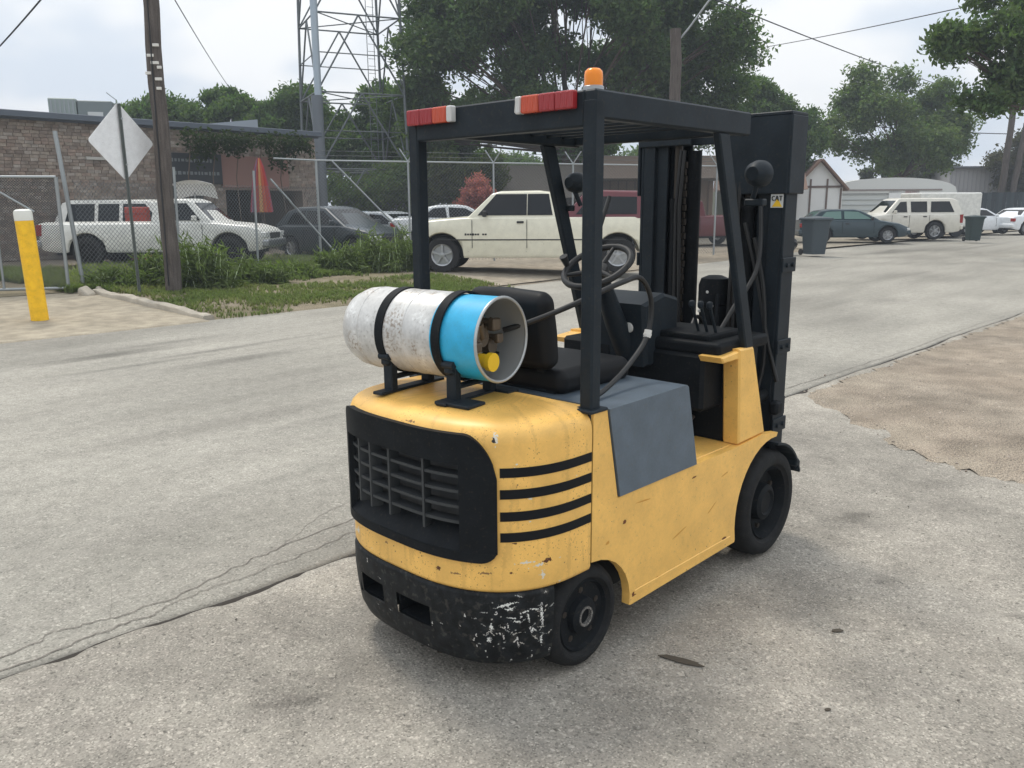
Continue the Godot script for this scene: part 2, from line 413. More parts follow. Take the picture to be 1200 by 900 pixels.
# counterweight paint: x is the way round it in metres from its right front edge (1.7 m over the width), y is height (1.05 m)
func counterweight_image() -> Image:
	var w := 1360; var h := 1200   # 0.8 px per mm
	var nz := FastNoiseLite.new(); nz.seed = 3; nz.frequency = 0.09; nz.fractal_octaves = 3
	var lo := FastNoiseLite.new(); lo.seed = 4; lo.frequency = 0.006; lo.fractal_octaves = 5
	var st := FastNoiseLite.new(); st.seed = 5; st.frequency = 0.03; st.fractal_octaves = 3
	var out := PackedByteArray(); out.resize(w * h * 3)
	var base := S(240, 190, 102)
	for y in h:
		for x in w:
			var a := lo.get_noise_2d(x, y); var e := nz.get_noise_2d(x, y)
			var q := 1.0 + 0.10 * a + 0.02 * e
			var c := Color(base.r * q, base.g * q, base.b * q)
			var run := st.get_noise_2d(x * 0.9 + 8.0 * e, y * 0.10)        # dirt run down by rain
			c = c.lerp(Color(0.52, 0.40, 0.22), clampf(run * 0.8 - 0.22, 0, 0.13))
			if e > 0.47 and a > 0.06: c = c.lerp(Color(0.48, 0.34, 0.18), 0.5)
			put(out, y * w + x, c)
	var px := func(s: float, hh: float) -> Vector2: return Vector2(s * 800.0, (1.5 - hh) * 800.0)
	var r := RandomNumberGenerator.new(); r.seed = 17
	var spots := [[0.40, 0.955, 9.0, 22.0, 0], [0.405, 0.945, 5.0, 13.0, 2], [0.245, 0.49, 20.0, 5.0, 0], [0.30, 0.505, 34.0, 3.5, 0], [0.215, 0.50, 16.0, 8.0, 1], [0.235, 0.452, 9.0, 14.0, 0],
		[1.12, 0.46, 15.0, 13.0, 0], [1.15, 0.452, 9.0, 6.0, 0], [0.44, 0.47, 26.0, 4.0, 3], [0.62, 0.46, 8.0, 8.0, 1], [0.55, 0.455, 20.0, 3.5, 3], [0.9, 0.48, 9.0, 5.0, 3], [0.25, 0.66, 12.0, 3.0, 0], [0.28, 0.735, 7.0, 3.0, 0], [0.1, 0.7, 4.0, 3.0, 3], [0.33, 0.86, 4.0, 3.0, 0], [0.75, 0.985, 22.0, 6.0, 3], [0.34, 0.58, 10.0, 3.0, 1]]
	var tone := [Color(0.86, 0.84, 0.79), Color(0.34, 0.19, 0.10), Color(0.13, 0.12, 0.12), Color(0.55, 0.42, 0.26)]
	for s in spots:
		var p: Vector2 = px.call(s[0], s[1])
		chip(out, w, h, p.x, p.y, s[2], s[3], tone[s[4]], nz)
	for k in 70:
		var p: Vector2 = px.call(r.randf_range(0.02, 1.6), r.randf_range(0.40, 0.54) if k < 45 else r.randf_range(0.55, 1.0))
		chip(out, w, h, p.x, p.y, r.randf_range(1.5, 5.0), r.randf_range(1.2, 3.5), tone[[3, 1, 0][k % 3]], nz)
	return Image.create_from_data(w, h, false, Image.FORMAT_RGB8, out)
# bumper paint: x as above, y is height 0.08 .. 0.42
func bumper_image() -> Image:
	var w := 1360; var h := 272
	var nz := FastNoiseLite.new(); nz.seed = 23; nz.frequency = 0.16; nz.fractal_octaves = 2
	var lo := FastNoiseLite.new(); lo.seed = 24; lo.frequency = 0.02; lo.fractal_octaves = 4
	var out := PackedByteArray(); out.resize(w * h * 3)
	for y in h:
		for x in w:
			var q := 1.0 + 0.5 * lo.get_noise_2d(x, y) + 0.2 * nz.get_noise_2d(x, y)
			var c := Color(0.112 * q, 0.122 * q, 0.130 * q)
			c = c.lerp(Color(0.36, 0.34, 0.31), clampf(lo.get_noise_2d(x * 1.5 + 900.0, y * 1.5) * 1.6 - 0.3, 0, 0.5))
			put(out, y * w + x, c)
	var r := RandomNumberGenerator.new(); r.seed = 29
	for k in 95:   # scrapes down to white primer, thickest at the right rear corner
		var s := clampf(0.33 + r.randfn() * 0.085, 0.20, 0.62) if k < 72 else r.randf_range(0.1, 1.5)
		var hh := clampf(0.26 + r.randfn() * 0.07, 0.13, 0.385)
		var lg := r.randf_range(2.0, 15.0)
		chip(out, w, h, s * 800.0, (0.42 - hh) * 800.0, lg if k % 3 else 3.0, 2.6 if k % 3 else lg * 0.9, [Color(0.82, 0.81, 0.79), Color(0.60, 0.60, 0.59), Color(0.72, 0.70, 0.67)][k % 3], nz, 0.5, r.randf_range(-0.9, 0.9))
	for s in [[0.24, 0.30, 5.0, 34.0], [0.238, 0.20, 4.0, 16.0], [0.37, 0.355, 30.0, 5.0], [0.355, 0.34, 14.0, 6.0], [0.30, 0.325, 18.0, 3.0], [0.27, 0.33, 16.0, 3.0], [0.29, 0.30, 3.0, 18.0], [0.42, 0.27, 6.0, 12.0], [0.43, 0.22, 8.0, 9.0], [0.275, 0.25, 4.0, 13.0], [0.33, 0.29, 16.0, 3.5], [0.345, 0.305, 12.0, 2.5]]:
		chip(out, w, h, s[0] * 800.0, (0.42 - s[1]) * 800.0, s[2], s[3], Color(0.86, 0.86, 0.84), nz, 0.6, 0.25 * sin(s[0] * 90.0))
	return Image.create_from_data(w, h, false, Image.FORMAT_RGB8, out)
# ------------------------------------------------------------------ forklift: u ahead of the rear axle, v to its right, h up
func fx(u: float, v: float, h: float) -> Vector3: return Vector3(v, h, -u)
const CA := 0.489
const CB := 0.425
const CL := 0.508   # half width at its left, squarer rear corner
func cw_at(ph: float, off := 0.0) -> Vector2:   # (u, v) on the counterweight outline, ph 0 right .. PI left
	var c := cos(ph); var s := sin(ph)
	var e := 0.8 if c >= 0.0 else 0.61
	var a := CA if c >= 0.0 else CL
	return Vector2(-0.05 - (CB + off) * pow(maxf(s, 0.0), e), (a + off) * signf(c) * pow(absf(c), e))
func cw_ph(v: float) -> float:
	var c := pow(clampf(absf(v) / (CA if v >= 0 else CL), 0, 1), 1.25 if v >= 0 else 1.0 / 0.61)
	return acos(c) if v >= 0 else PI - acos(c)
var arc := []
func arc_s(ph: float) -> float:
	if arc.is_empty():
		arc = [0.046]
		for k in range(1, 201): arc.append(arc[k - 1] + cw_at(PI * k / 200.0).distance_to(cw_at(PI * (k - 1) / 200.0)))
	var f := ph / PI * 200.0; var i := clampi(int(f), 0, 199)
	return lerpf(arc[i], arc[i + 1], f - i)
# a shell that follows the counterweight: between heights lo(ph) and hi(ph), standing proud from off0 to off1
func cw_strip(mb: Mb, p0: float, p1: float, nseg: int, lo: Callable, hi: Callable, off0: float, off1: float) -> void:
	var fi := []; var fo := []
	var rows := [[], [], [], []]
	for k in nseg + 1:
		var ph := lerpf(p0, p1, float(k) / nseg)
		var a := cw_at(ph, off1); var b := cw_at(ph, off0)
		var l: float = lo.call(ph); var h: float = hi.call(ph)
		rows[0].append(fx(b.x, b.y, l)); rows[1].append(fx(a.x, a.y, l)); rows[2].append(fx(a.x, a.y, h)); rows[3].append(fx(b.x, b.y, h))
	for r in 3:
		mb.grid([rows[r], rows[r + 1]])
	mb.quad(rows[0][0], rows[3][0], rows[2][0], rows[1][0])
	mb.quad(rows[0][nseg], rows[1][nseg], rows[2][nseg], rows[3][nseg])
func wheel_lathe(mb: Mb, pr: Array, seg: int, ce: Vector3, side: float) -> void:   # profile (r, outwards), axis along x
	var b := Basis(Vector3(0, 1, 0), Vector3(side, 0, 0), Vector3(0, 0, -side))
	mb.lathe(pr, seg, Transform3D(b, ce))

func forklift() -> void:
	var t := thing("forklift", "worn yellow and black forklift standing on the forecourt at the road edge", "forklift", Vector3(-0.069, 0, -3.169), -0.7607)
	# --- counterweight
	var ph := []
	ph.append(-1.0)
	for k in 97: ph.append(PI * k / 96.0)
	ph.append(10.0)
	var hs := [[0.392, 0.016], [0.398, 0.006], [0.412, 0.0], [0.5, 0.0], [0.545, 0.0], [0.70, 0.0], [0.862, 0.0], [0.925, 0.0], [0.948, 0.003], [0.966, 0.010], [0.980, 0.022], [0.990, 0.038], [0.998, 0.06], [1.004, 0.09], [1.009, 0.14], [1.012, 0.22]]
	var rows := []; var uv := []
	for q in hs:
		var row := []; var ur := []
		for p in ph:
			var a: Vector2
			var s := 0.0
			if p < 0.0: a = Vector2(-0.004, CA - q[1]); s = 0.0
			elif p > 9.0: a = Vector2(-0.004, -CL + q[1]); s = 1.69
			else: a = cw_at(p, -q[1]); s = arc_s(p)
			row.append(fx(a.x, a.y, q[0])); ur.append(Vector2(s / 1.7, (1.5 - q[0] - q[1]) / 1.5))
		rows.append(row); uv.append(ur)
	var mb := Mb.new()
	mb.grid(rows, false, func(i, j): return i >= 4 and i < 6 and absf((rows[i][j].x + rows[i][j + 1].x) * 0.5 + 0.045) < 0.325 and rows[i][j].z > 0.2, uv)
	var top: Array = rows[rows.size() - 1]
	var ce := fx(-0.03, 0, 1.016)
	for j in top.size() - 1:
		mb.tri_n(ce, top[j + 1], top[j], Vector3.UP, Vector3.UP, Vector3.UP, Vector2(0.5, 0.05), uv[15][j + 1], uv[15][j])
	mb.tri(ce, top[top.size() - 1], top[0])
	part("counterweight", mb, M.cw, t)
	# grille: frame, recessed core, bars
	var topf := func(p: float) -> float:
		var v: float = cw_at(p).y
		v = v if v > 0.0 else maxf(0.0, -v - 0.055)
		var k := clampf((v - 0.275) / 0.101, 0, 1)
		return 0.962 - 0.19 * (1.0 - sqrt(1.0 - k * k))
	var botf := func(p: float) -> float:
		var v: float = cw_at(p).y
		v = v if v > 0.0 else maxf(0.0, -v - 0.055)
		var k := clampf((v - 0.325) / 0.051, 0, 1)
		return 0.510 + 0.055 * (1.0 - sqrt(1.0 - k * k))
	var fl := Mb.new()
	cw_strip(fl, cw_ph(0.3652), cw_ph(-0.4202), 64, func(_p): return 0.857, topf, -0.01, 0.014)
	cw_strip(fl, cw_ph(0.374), cw_ph(-0.429), 60, botf, func(_p): return 0.545, -0.01, 0.014)
	for sg in [1.0, -1.0]:
		cw_strip(fl, cw_ph(0.374) if sg > 0 else cw_ph(-0.352), cw_ph(0.262) if sg > 0 else cw_ph(-0.429), 10, func(p): return maxf(0.5445, botf.call(p)), func(p): return minf(0.8575, topf.call(p)), -0.01, 0.0135)
	part("grille_frame", fl, M.black_dusty, t)
	var cr := Mb.new()
	cw_strip(cr, cw_ph(0.31), cw_ph(-0.40), 24, func(_p): return 0.53, func(_p): return 0.90, -0.10, -0.075)
	cw_strip(cr, cw_ph(0.31), cw_ph(-0.40), 24, func(_p): return 0.528, func(_p): return 0.542, -0.10, -0.004)
	cw_strip(cr, cw_ph(0.31), cw_ph(-0.40), 24, func(_p): return 0.862, func(_p): return 0.874, -0.10, -0.004)
	for pp in [[0.285, 0.268], [-0.362, -0.38]]: cw_strip(cr, cw_ph(pp[0]), cw_ph(pp[1]), 2, func(_p): return 0.53, func(_p): return 0.87, -0.10, -0.004)
	part("radiator_core", cr, M.radiator, t)
	var sl := Mb.new(); var s0 := []; var s1 := []   # sill that slopes up and inwards below the bars
	for k in 29:
		var p := lerpf(cw_ph(0.268), cw_ph(-0.362), k / 28.0)
		var o := cw_at(p, 0.010); var i := cw_at(p, -0.06)
		s0.append(fx(o.x, o.y, 0.545)); s1.append(fx(i.x, i.y, 0.628))
	sl.grid([s0, s1])
	part("grille_sill", sl, M.black_dusty, t)
	for h in [0.645, 0.700, 0.755, 0.810]:
		var b := Mb.new(); cw_strip(b, cw_ph(0.264), cw_ph(-0.356), 28, func(_p): return h - 0.006, func(_p): return h + 0.005, -0.05, -0.002)
		part("grille_bar", b, M.grille_bar, t)
	for v in [0.112, -0.072, -0.19, -0.275]:
		var b := Mb.new(); cw_strip(b, cw_ph(v + 0.005), cw_ph(v - 0.005), 2, func(_p): return 0.60, func(_p): return 0.858, -0.04, 0.002)
		part("grille_upright", b, M.grille_bar, t)
	for k in 4:
		for sg in [1.0, -1.0]:
			var h: float = [0.831, 0.755, 0.676, 0.601][k]
			var b := Mb.new()
			var p0 := cw_ph(0.381) if sg > 0 else PI
			var p1 := 0.0 if sg > 0 else cw_ph(-0.436)
			cw_strip(b, p1 if sg > 0 else p1, p0, 24, func(_p): return h - 0.0165, func(_p): return h + 0.0165, -0.004, 0.0022)
			b.box(fx(-0.028, 0.4895 * sg, h), Vector3(0.0035, 0.033, 0.045))
			part("stripe", b, M.stripe, t)
	# --- bumper
	var br := []; var bu := []
	var bh := [[0.105, 0.12], [0.10, 0.05], [0.115, 0.03], [0.15, 0.016], [0.22, 0.006], [0.30, 0.0], [0.38, 0.0], [0.396, 0.004], [0.398, 0.03]]
	for q in bh:
		var row := []; var ur := []
		for k in 81:
			var p := lerpf(cw_ph(0.476), cw_ph(-0.476), k / 80.0)
			var a := cw_at(p, 0.004 - q[1])
			row.append(fx(a.x, a.y, q[0])); ur.append(Vector2(arc_s(p) / 1.7, (0.42 - q[0]) / 0.34))
		br.append(row); bu.append(ur)
	var bm := Mb.new()
	var hole := func(i, j) -> bool:
		var v: float = (br[i][j].x + br[i][j + 1].x) * 0.5
		return i == 4 and ((v > -0.05 and v < 0.135) or (v > -0.29 and v < -0.14))
	bm.grid(br, false, hole, bu)
	part("bumper", bm, M.bumper, t)
	for pk in [[0.0425, -0.455], [-0.215, -0.44]]:
		var b := Mb.new()
		var u: float = pk[1]; var v: float = pk[0]
		for s2 in [-1.0, 1.0]: b.box(fx(u + 0.07, v + 0.098 * s2, 0.26), Vector3(0.014, 0.10, 0.15))
		for s2 in [-1.0, 1.0]: b.box(fx(u + 0.07, v, 0.26 + 0.047 * s2), Vector3(0.20, 0.012, 0.15))
		b.box(fx(u + 0.15, v, 0.26), Vector3(0.18, 0.11, 0.012))
		part("towing_pocket", b, M.black_dusty, t)
	var un := Mb.new()
	un.box(fx(0.55, 0, 0.27), Vector3(0.66, 0.22, 1.5)); un.box(fx(-0.2, 0, 0.27), Vector3(0.62, 0.24, 0.3))
	part("chassis", un, M.dark, t)
	# --- side panels with wheel arches
	var S2 := Transform3D(Basis(Vector3(0, 0, -1), Vector3(0, 1, 0), Vector3(1, 0, 0)), Vector3.ZERO)   # (u, h) drawn on the side
	for sg in [1.0, -1.0]:
		var pp := PackedVector2Array([Vector2(0.004, 0.985), Vector2(0.083, 0.985), Vector2(0.157, 0.6335), Vector2(1.06, 0.6335), Vector2(1.30, 0.645), Vector2(1.462, 0.622)])
		for k in 13:
			var a := lerpf(1.48, PI + 0.23, k / 12.0)
			pp.append(Vector2(1.42 + 0.345 * cos(a), 0.26 + 0.345 * sin(a)))
		pp.append(Vector2(1.08, 0.170)); pp.append(Vector2(0.262, 0.160))
		for k in 9:
			var a := lerpf(-0.12, 1.53, k / 8.0)
			pp.append(Vector2(0.0 + 0.252 * cos(a), 0.19 + 0.232 * sin(a)))
		pp.append(Vector2(0.004, 0.422))
		var b := Mb.new()
		b.prism(pp, 0.452 if sg > 0 else -0.489, 0.489 if sg > 0 else -0.452, S2, 0.011)
		b.box(fx(0.66, 0.486 * sg, 0.205), Vector3(0.012, 0.022, 0.76), 0.004)
		b.box(fx(0.63, 0.440 * sg, 0.6265), Vector3(0.03, 0.012, 0.86))
		part("side_panel", b, M.yellow, t)
		var st := Mb.new()
		st.box(fx(0.91, 0.35 * sg, 0.629), Vector3(0.20, 0.014, 0.40), 0.003)
		part("step_plate", st, M.yellow, t)
		var fp := Mb.new()
		fp.prism(PackedVector2Array([Vector2(1.082, 0.640), Vector2(1.33, 0.648), Vector2(1.176, 1.078), Vector2(1.045, 1.083)]), 0.40 if sg > 0 else -0.486, 0.486 if sg > 0 else -0.40, S2, 0.008)
		fp.prism(PackedVector2Array([Vector2(0.90, 1.062), Vector2(1.06, 1.074), Vector2(1.06, 1.036), Vector2(0.92, 1.035)]), 0.36 if sg > 0 else -0.480, 0.480 if sg > 0 else -0.36, S2, 0.006)
		part("front_pillar", fp, M.yellow, t)
	var dk := Mb.new()
	dk.box(fx(0.045, 0, 0.972), Vector3(0.9, 0.026, 0.085), 0.004)
	part("rear_deck", dk, M.yellow, t)
	# chips and scrapes down to primer and rust on the right side
	var cn := FastNoiseLite.new(); cn.seed = 77; cn.frequency = 0.9
	var rust := mat(S(112, 70, 40), 0.9); var scrape := mat(S(206, 150, 66), 0.7)
	for q in [[0.205, 0.523, 0.010, 0.008, 0.0, 0], [0.60, 0.36, 0.055, 0.004, 0.25, 1], [0.86, 0.40, 0.04, 0.003, 0.5, 1], [0.33, 0.575, 0.05, 0.003, -0.05, 1], [0.10, 0.47, 0.012, 0.006, 0.3, 1], [0.96, 0.53, 0.03, 0.003, 0.2, 1], [0.45, 0.21, 0.03, 0.008, 0.0, 1], [0.28, 0.20, 0.014, 0.010, 0.2, 0], [0.98, 0.22, 0.02, 0.006, 0.0, 0], [0.70, 0.58, 0.018, 0.004, 0.1, 0]]:
		var b := Mb.new(); var pg := PackedVector2Array()
		for k in 14:
			var a := TAU * k / 14.0; var rad := 1.0 + 0.55 * cn.get_noise_2d(k * 3.1, q[0] * 100.0)
			pg.append(Vector2(q[0], q[1]) + Vector2(cos(a) * q[2] * rad, sin(a) * q[3] * rad).rotated(q[4]))
		b.prism(pg, 0.4885, 0.4896, S2)
		part("paint_chip", b, [rust, scrape][q[5]], t)
	# --- hood
	var hd := Mb.new()
	var hp := PackedVector2Array([Vector2(0.164, 0.637), Vector2(0.706, 0.637), Vector2(0.618, 0.985), Vector2(0.604, 0.995), Vector2(0.092, 0.987), Vector2(0.09, 0.976)])
	hd.prism(hp, -0.494, 0.496, S2, 0.026)
	part("engine_hood", hd, M.hood, t)
	# --- cowl and floor
	var fo := Mb.new()
	fo.box(fx(0.93, 0, 0.615), Vector3(0.80, 0.02, 0.52))
	part("floor_plate", fo, M.black_dusty, t)
	var co := Mb.new()
	co.rbox(fx(1.16, 0.12, 1.085), Vector3(0.66, 0.06, 0.46), 0.02)
	co.box(fx(1.22, 0.0, 0.85), Vector3(0.84, 0.44, 0.26), 0.01)
	co.box(fx(1.02, 0.16, 0.93), Vector3(0.44, 0.26, 0.20), 0.015)
	co.box(fx(1.00, -0.22, 0.9), Vector3(0.30, 0.36, 0.30), 0.015)
	co.rbox(fx(1.12, 0.20, 1.125), Vector3(0.34, 0.035, 0.30), 0.012)
	part("cowl", co, M.black_dusty, t)
	var ped := Mb.new()
	for q in [[0.86, 0.30, 0.69], [0.88, 0.20, 0.70], [0.95, 0.06, 0.70]]:
		ped.box(fx(q[0], q[1], q[2]), Vector3(0.07, 0.09, 0.016), 0.004, Basis(Vector3.RIGHT, 0.6)); ped.tube([fx(q[0], q[1], q[2]), fx(q[0] + 0.13, q[1], q[2] + 0.07)], 0.009)
	part("pedal", ped, M.grease, t)
	var lev := Mb.new()
	for k in 3:
		var v := 0.26 + 0.045 * k
		lev.tube([fx(1.08, v, 1.12), fx(1.04, v, 1.20), fx(1.01, v, 1.26)], 0.007)
		lev.rbox(fx(1.005, v, 1.27), Vector3(0.028, 0.036, 0.028), 0.013)
	part("lever", lev, M.black, t)
	# dash and steering column
	var da := Mb.new()
	da.prism(PackedVector2Array([Vector2(0.86, 0.98), Vector2(1.12, 0.98), Vector2(1.12, 1.28), Vector2(1.0, 1.31), Vector2(0.83, 1.27)]), -0.19, 0.12, S2, 0.015)
	part("dashboard", da, M.black, t)
	var ga := Mb.new()
	for q in [[0.035, 1.16, 0.022], [-0.06, 1.17, 0.016]]:
		ga.lathe([Vector2(0.0, 0.012), Vector2(q[2], 0.01), Vector2(q[2] * 1.1, 0.0), Vector2(q[2] * 1.1, -0.01)].duplicate(), 16, Transform3D(Basis(Vector3.RIGHT, PI / 2), fx(0.843, q[0], q[1])))
	part("gauge", ga, M.white_scuff, t)
	var sc := Mb.new()
	sc.tube([fx(0.92, -0.01, 1.0), fx(0.80, -0.01, 1.18), fx(0.68, -0.01, 1.40)], [0.06, 0.05, 0.035], 12)
	part("steering_column", sc, M.black, t)
	var sw := Mb.new()
	var sb := Basis(Vector3.RIGHT, 0.55)
	var ring := []
	for k in 41: ring.append(fx(0.655, -0.01, 1.445) + sb * Vector3(cos(TAU * k / 40.0), 0, sin(TAU * k / 40.0)) * 0.152)
	sw.tube(ring, 0.0145, 10, false)
	for k in 3:
		var a := TAU * k / 3.0 + 0.5
		sw.tube([fx(0.665, -0.01, 1.425), fx(0.655, -0.01, 1.445) + sb * Vector3(cos(a), 0, sin(a)) * 0.15], [0.014, 0.009], 8)
	sw.lathe([Vector2(0, -0.03), Vector2(0.045, -0.03), Vector2(0.045, 0.0), Vector2(0.03, 0.012), Vector2(0, 0.014)], 16, Transform3D(sb, fx(0.66, -0.01, 1.435)))
	var kn := fx(0.655, -0.01, 1.445) + sb * Vector3(-0.152, 0, 0.02)
	sw.tube([kn, kn + sb * Vector3(0, 0.06, 0)], [0.01, 0.02], 8)
	part("steering_wheel", sw, M.hose, t)
	# --- seat
	var se := Mb.new()
	se.rbox(fx(0.36, 0, 1.035), Vector3(0.47, 0.10, 0.46), 0.04, Basis.IDENTITY, 0.008)
	part("seat_cushion", se, M.vinyl, t)
	var sk := Mb.new()
	sk.rbox(fx(0.115, -0.01, 1.235), Vector3(0.42, 0.30, 0.09), 0.042, Basis(Vector3.RIGHT, 0.13), 0.012)
	part("seat_back", sk, M.vinyl, t)
	var ss := Mb.new()
	for s2 in [-1.0, 1.0]: ss.box(fx(0.15, 0.12 * s2, 1.06), Vector3(0.04, 0.14, 0.03), 0.004)
	ss.box(fx(0.34, 0, 0.99), Vector3(0.38, 0.03, 0.40), 0.004)
	part("seat_bracket", ss, M.black, t)
	# --- wheels
	for q in [[0.0, 0.203, 0.474, 0.15, "rear"], [1.42, 0.268, 0.497, 0.19, "front"]]:
		for sg in [1.0, -1.0]:
			var wheel := group_part("wheel", t, Transform3D(Basis.IDENTITY, fx(q[0], 0, q[1])))
			var R: float = q[1]; var w: float = q[3]; var o: float = q[2]
			var a := Mb.new()
			wheel_lathe(a, [Vector2(R * 0.70, -w + 0.02), Vector2(R - 0.02, -w + 0.005), Vector2(R - 0.004, -w + 0.03), Vector2(R, -w * 0.5), Vector2(R - 0.004, -0.035), Vector2(R - 0.014, -0.012), Vector2(R - 0.035, -0.001), Vector2(R * 0.80, 0.0), Vector2(R * 0.745, -0.004), Vector2(R * 0.72, -0.016), Vector2(R * 0.68, -0.02)], 56, Vector3(o * sg, 0, 0), sg)
			part("tyre", a, M.rubber, wheel)
			var m := Mb.new()
			if q[4] == "rear":
				wheel_lathe(m, [Vector2(R * 0.71, -0.10), Vector2(R * 0.71, -0.022), Vector2(R * 0.66, -0.014), Vector2(R * 0.62, -0.03), Vector2(R * 0.36, -0.034), Vector2(R * 0.33, -0.012), Vector2(R * 0.20, -0.004), Vector2(R * 0.18, -0.016), Vector2(0.0, -0.016)], 40, Vector3(o * sg, 0, 0), sg)
			else:
				wheel_lathe(m, [Vector2(R * 0.70, -0.12), Vector2(R * 0.70, -0.03), Vector2(R * 0.655, -0.014), Vector2(R * 0.63, -0.03), Vector2(R * 0.58, -0.07), Vector2(R * 0.36, -0.075), Vector2(R * 0.33, -0.03), Vector2(R * 0.24, -0.02), Vector2(R * 0.2, -0.03), Vector2(0.0, -0.03)], 40, Vector3(o * sg, 0, 0), sg)
			part("rim", m, M.black_dusty, wheel)
			var nt := Mb.new()
			var cnt := 6 if q[4] == "front" else 5
			for k in cnt:
				var an := TAU * k / cnt
				wheel_lathe(nt, [Vector2(0.015, -0.02), Vector2(0.013, 0.0), Vector2(0.0, 0.002)], 6, Vector3((o - (0.06 if q[4] == "front" else 0.03)) * sg, cos(an) * R * 0.48, sin(an) * R * 0.48), sg)
			part("wheel_nut", nt, M.grease, wheel)
			if q[4] == "rear":
				var hr := Mb.new()   # scuffed hub ring, broken on one side
				wheel_lathe(hr, [Vector2(R * 0.15, -0.018), Vector2(R * 0.15, -0.002), Vector2(R * 0.19, -0.0015), Vector2(R * 0.195, -0.014)], 24, Vector3(o * sg, 0, 0), sg)
				part("hub_ring", hr, M.hub, wheel)
	for sg in [1.0, -1.0]:
		var fe := Mb.new()
		var pr := PackedVector2Array()
		for k in 9:
			var a := lerpf(0.35, 1.50, k / 8.0); pr.append(Vector2(1.42 + 0.300 * cos(a), 0.262 + 0.300 * sin(a)))
		for k in 9:
			var a := lerpf(1.50, 0.35, k / 8.0); pr.append(Vector2(1.42 + 0.312 * cos(a), 0.262 + 0.312 * sin(a)))
		fe.prism(pr, 0.31 if sg > 0 else -0.505, 0.505 if sg > 0 else -0.31, S2)
		fe.box(fx(1.68, 0.42 * sg, 0.42), Vector3(0.17, 0.04, 0.03), 0.006)
		fe.box(fx(1.70, 0.49 * sg, 0.40), Vector3(0.02, 0.05, 0.03), 0.004)
		part("mud_flap", fe, M.black, t)
	overhead_guard(t, S2)
	mast(t)
func overhead_guard(t: Node3D, S2: Transform3D) -> void:
	for sg in [1.0, -1.0]:
		var b := Mb.new()
		b.box(fx(0.028, 0.452 * sg, 1.50), Vector3(0.056, 1.10, 0.056), 0.007)
		b.box(fx(0.028, 0.452 * sg, 0.992), Vector3(0.09, 0.012, 0.10), 0.003)
		part("guard_post", b, M.black, t)
		var l := Mb.new()
		l.prism(PackedVector2Array([Vector2(0.80, 1.985), Vector2(0.885, 1.985), Vector2(1.185, 1.075), Vector2(1.115, 1.075)]), 0.445 if sg > 0 else -0.48, 0.48 if sg > 0 else -0.445, S2, 0.006)
		part("guard_leg", l, M.black, t)
		var r := Mb.new()
		r.box(fx(0.528, 0.455 * sg, 2.033), Vector3(0.05, 0.094, 1.052), 0.007)
		part("guard_side_rail", r, M.black, t)
	var rb := Mb.new(); rb.box(fx(0.026, 0, 2.02), Vector3(0.862, 0.118, 0.048), 0.006); part("guard_rear_beam", rb, M.black, t)
	var fb := Mb.new(); fb.box(fx(1.028, 0, 2.035), Vector3(0.862, 0.088, 0.05), 0.006); part("guard_front_beam", fb, M.black, t)
	for k in 8:
		var b := Mb.new(); b.box(fx(0.14 + 0.111 * k, 0, 2.046), Vector3(0.864, 0.05, 0.028), 0.004)
		part("roof_bar", b, M.black, t)
	# tail lamp clusters
	for q in [[-0.455, -0.19, ["lens_red", "lens_red", "lens_orange", "lens_clear"]], [0.405, 0.14, ["lens_red", "lens_red", "lens_orange", "lens_clear"]]]:
		var v0: float = q[0]; var v1: float = q[1]
		var cuts := [0.0, 0.30, 0.58, 0.89, 1.0]
		var cl := group_part("lamp_cluster", t)
		for k in 4:
			var a := lerpf(v0, v1, cuts[k]); var e := lerpf(v0, v1, cuts[k + 1])
			var b := Mb.new(); b.rbox(fx(-0.013, (a + e) * 0.5, 2.050), Vector3(absf(e - a) - 0.002, 0.060, 0.030), 0.006)
			var nr := int(absf(e - a) / 0.009)
			for j in nr: b.box(fx(-0.0282, lerpf(a, e, (j + 0.7) / (nr + 0.4)), 2.050), Vector3(0.0040, 0.050, 0.003), 0.0015, Basis(Vector3(0, 0, 1), 0.12 * sin(j * 2.1)))
			part("lens", b, M[q[2][k]], cl)
	var be := group_part("beacon", t, Transform3D(Basis.IDENTITY, fx(0.09, 0.40, 2.08)))
	var ba := Mb.new(); ba.lathe([Vector2(0, 0), Vector2(0.036, 0), Vector2(0.036, 0.018), Vector2(0.031, 0.022)], 24); part("beacon_base", ba, M.steel, be)
	var bd := Mb.new(); bd.lathe([Vector2(0.0315, 0.02), Vector2(0.032, 0.054), Vector2(0.030, 0.068), Vector2(0.021, 0.077), Vector2(0, 0.080)], 28); part("beacon_dome", bd, M.amber, be)
	for q in [[0.96, -0.39, 1.815, 0.05], [1.14, 0.475, 1.835, 0.058]]:
		var b := Mb.new()
		b.lathe([Vector2(0, -0.07), Vector2(q[3] * 0.5, -0.068), Vector2(q[3] * 0.85, -0.045), Vector2(q[3], -0.01), Vector2(q[3], 0.012), Vector2(q[3] * 0.93, 0.016), Vector2(q[3] * 0.9, 0.008), Vector2(0, 0.004)], 24, Transform3D(Basis(Vector3.RIGHT, -PI / 2), fx(q[0] + 0.02, q[1], q[2])))
		b.tube([fx(q[0], q[1], q[2] - q[3] * 0.8), fx(q[0] + 0.02, q[1] * 0.94, q[2] - 0.11)], 0.011)
		b.box(fx(q[0] + 0.02, 0.462 * signf(q[1]), q[2] - 0.12), Vector3(0.09, 0.03, 0.04), 0.005)
		part("work_lamp", b, M.black, t)
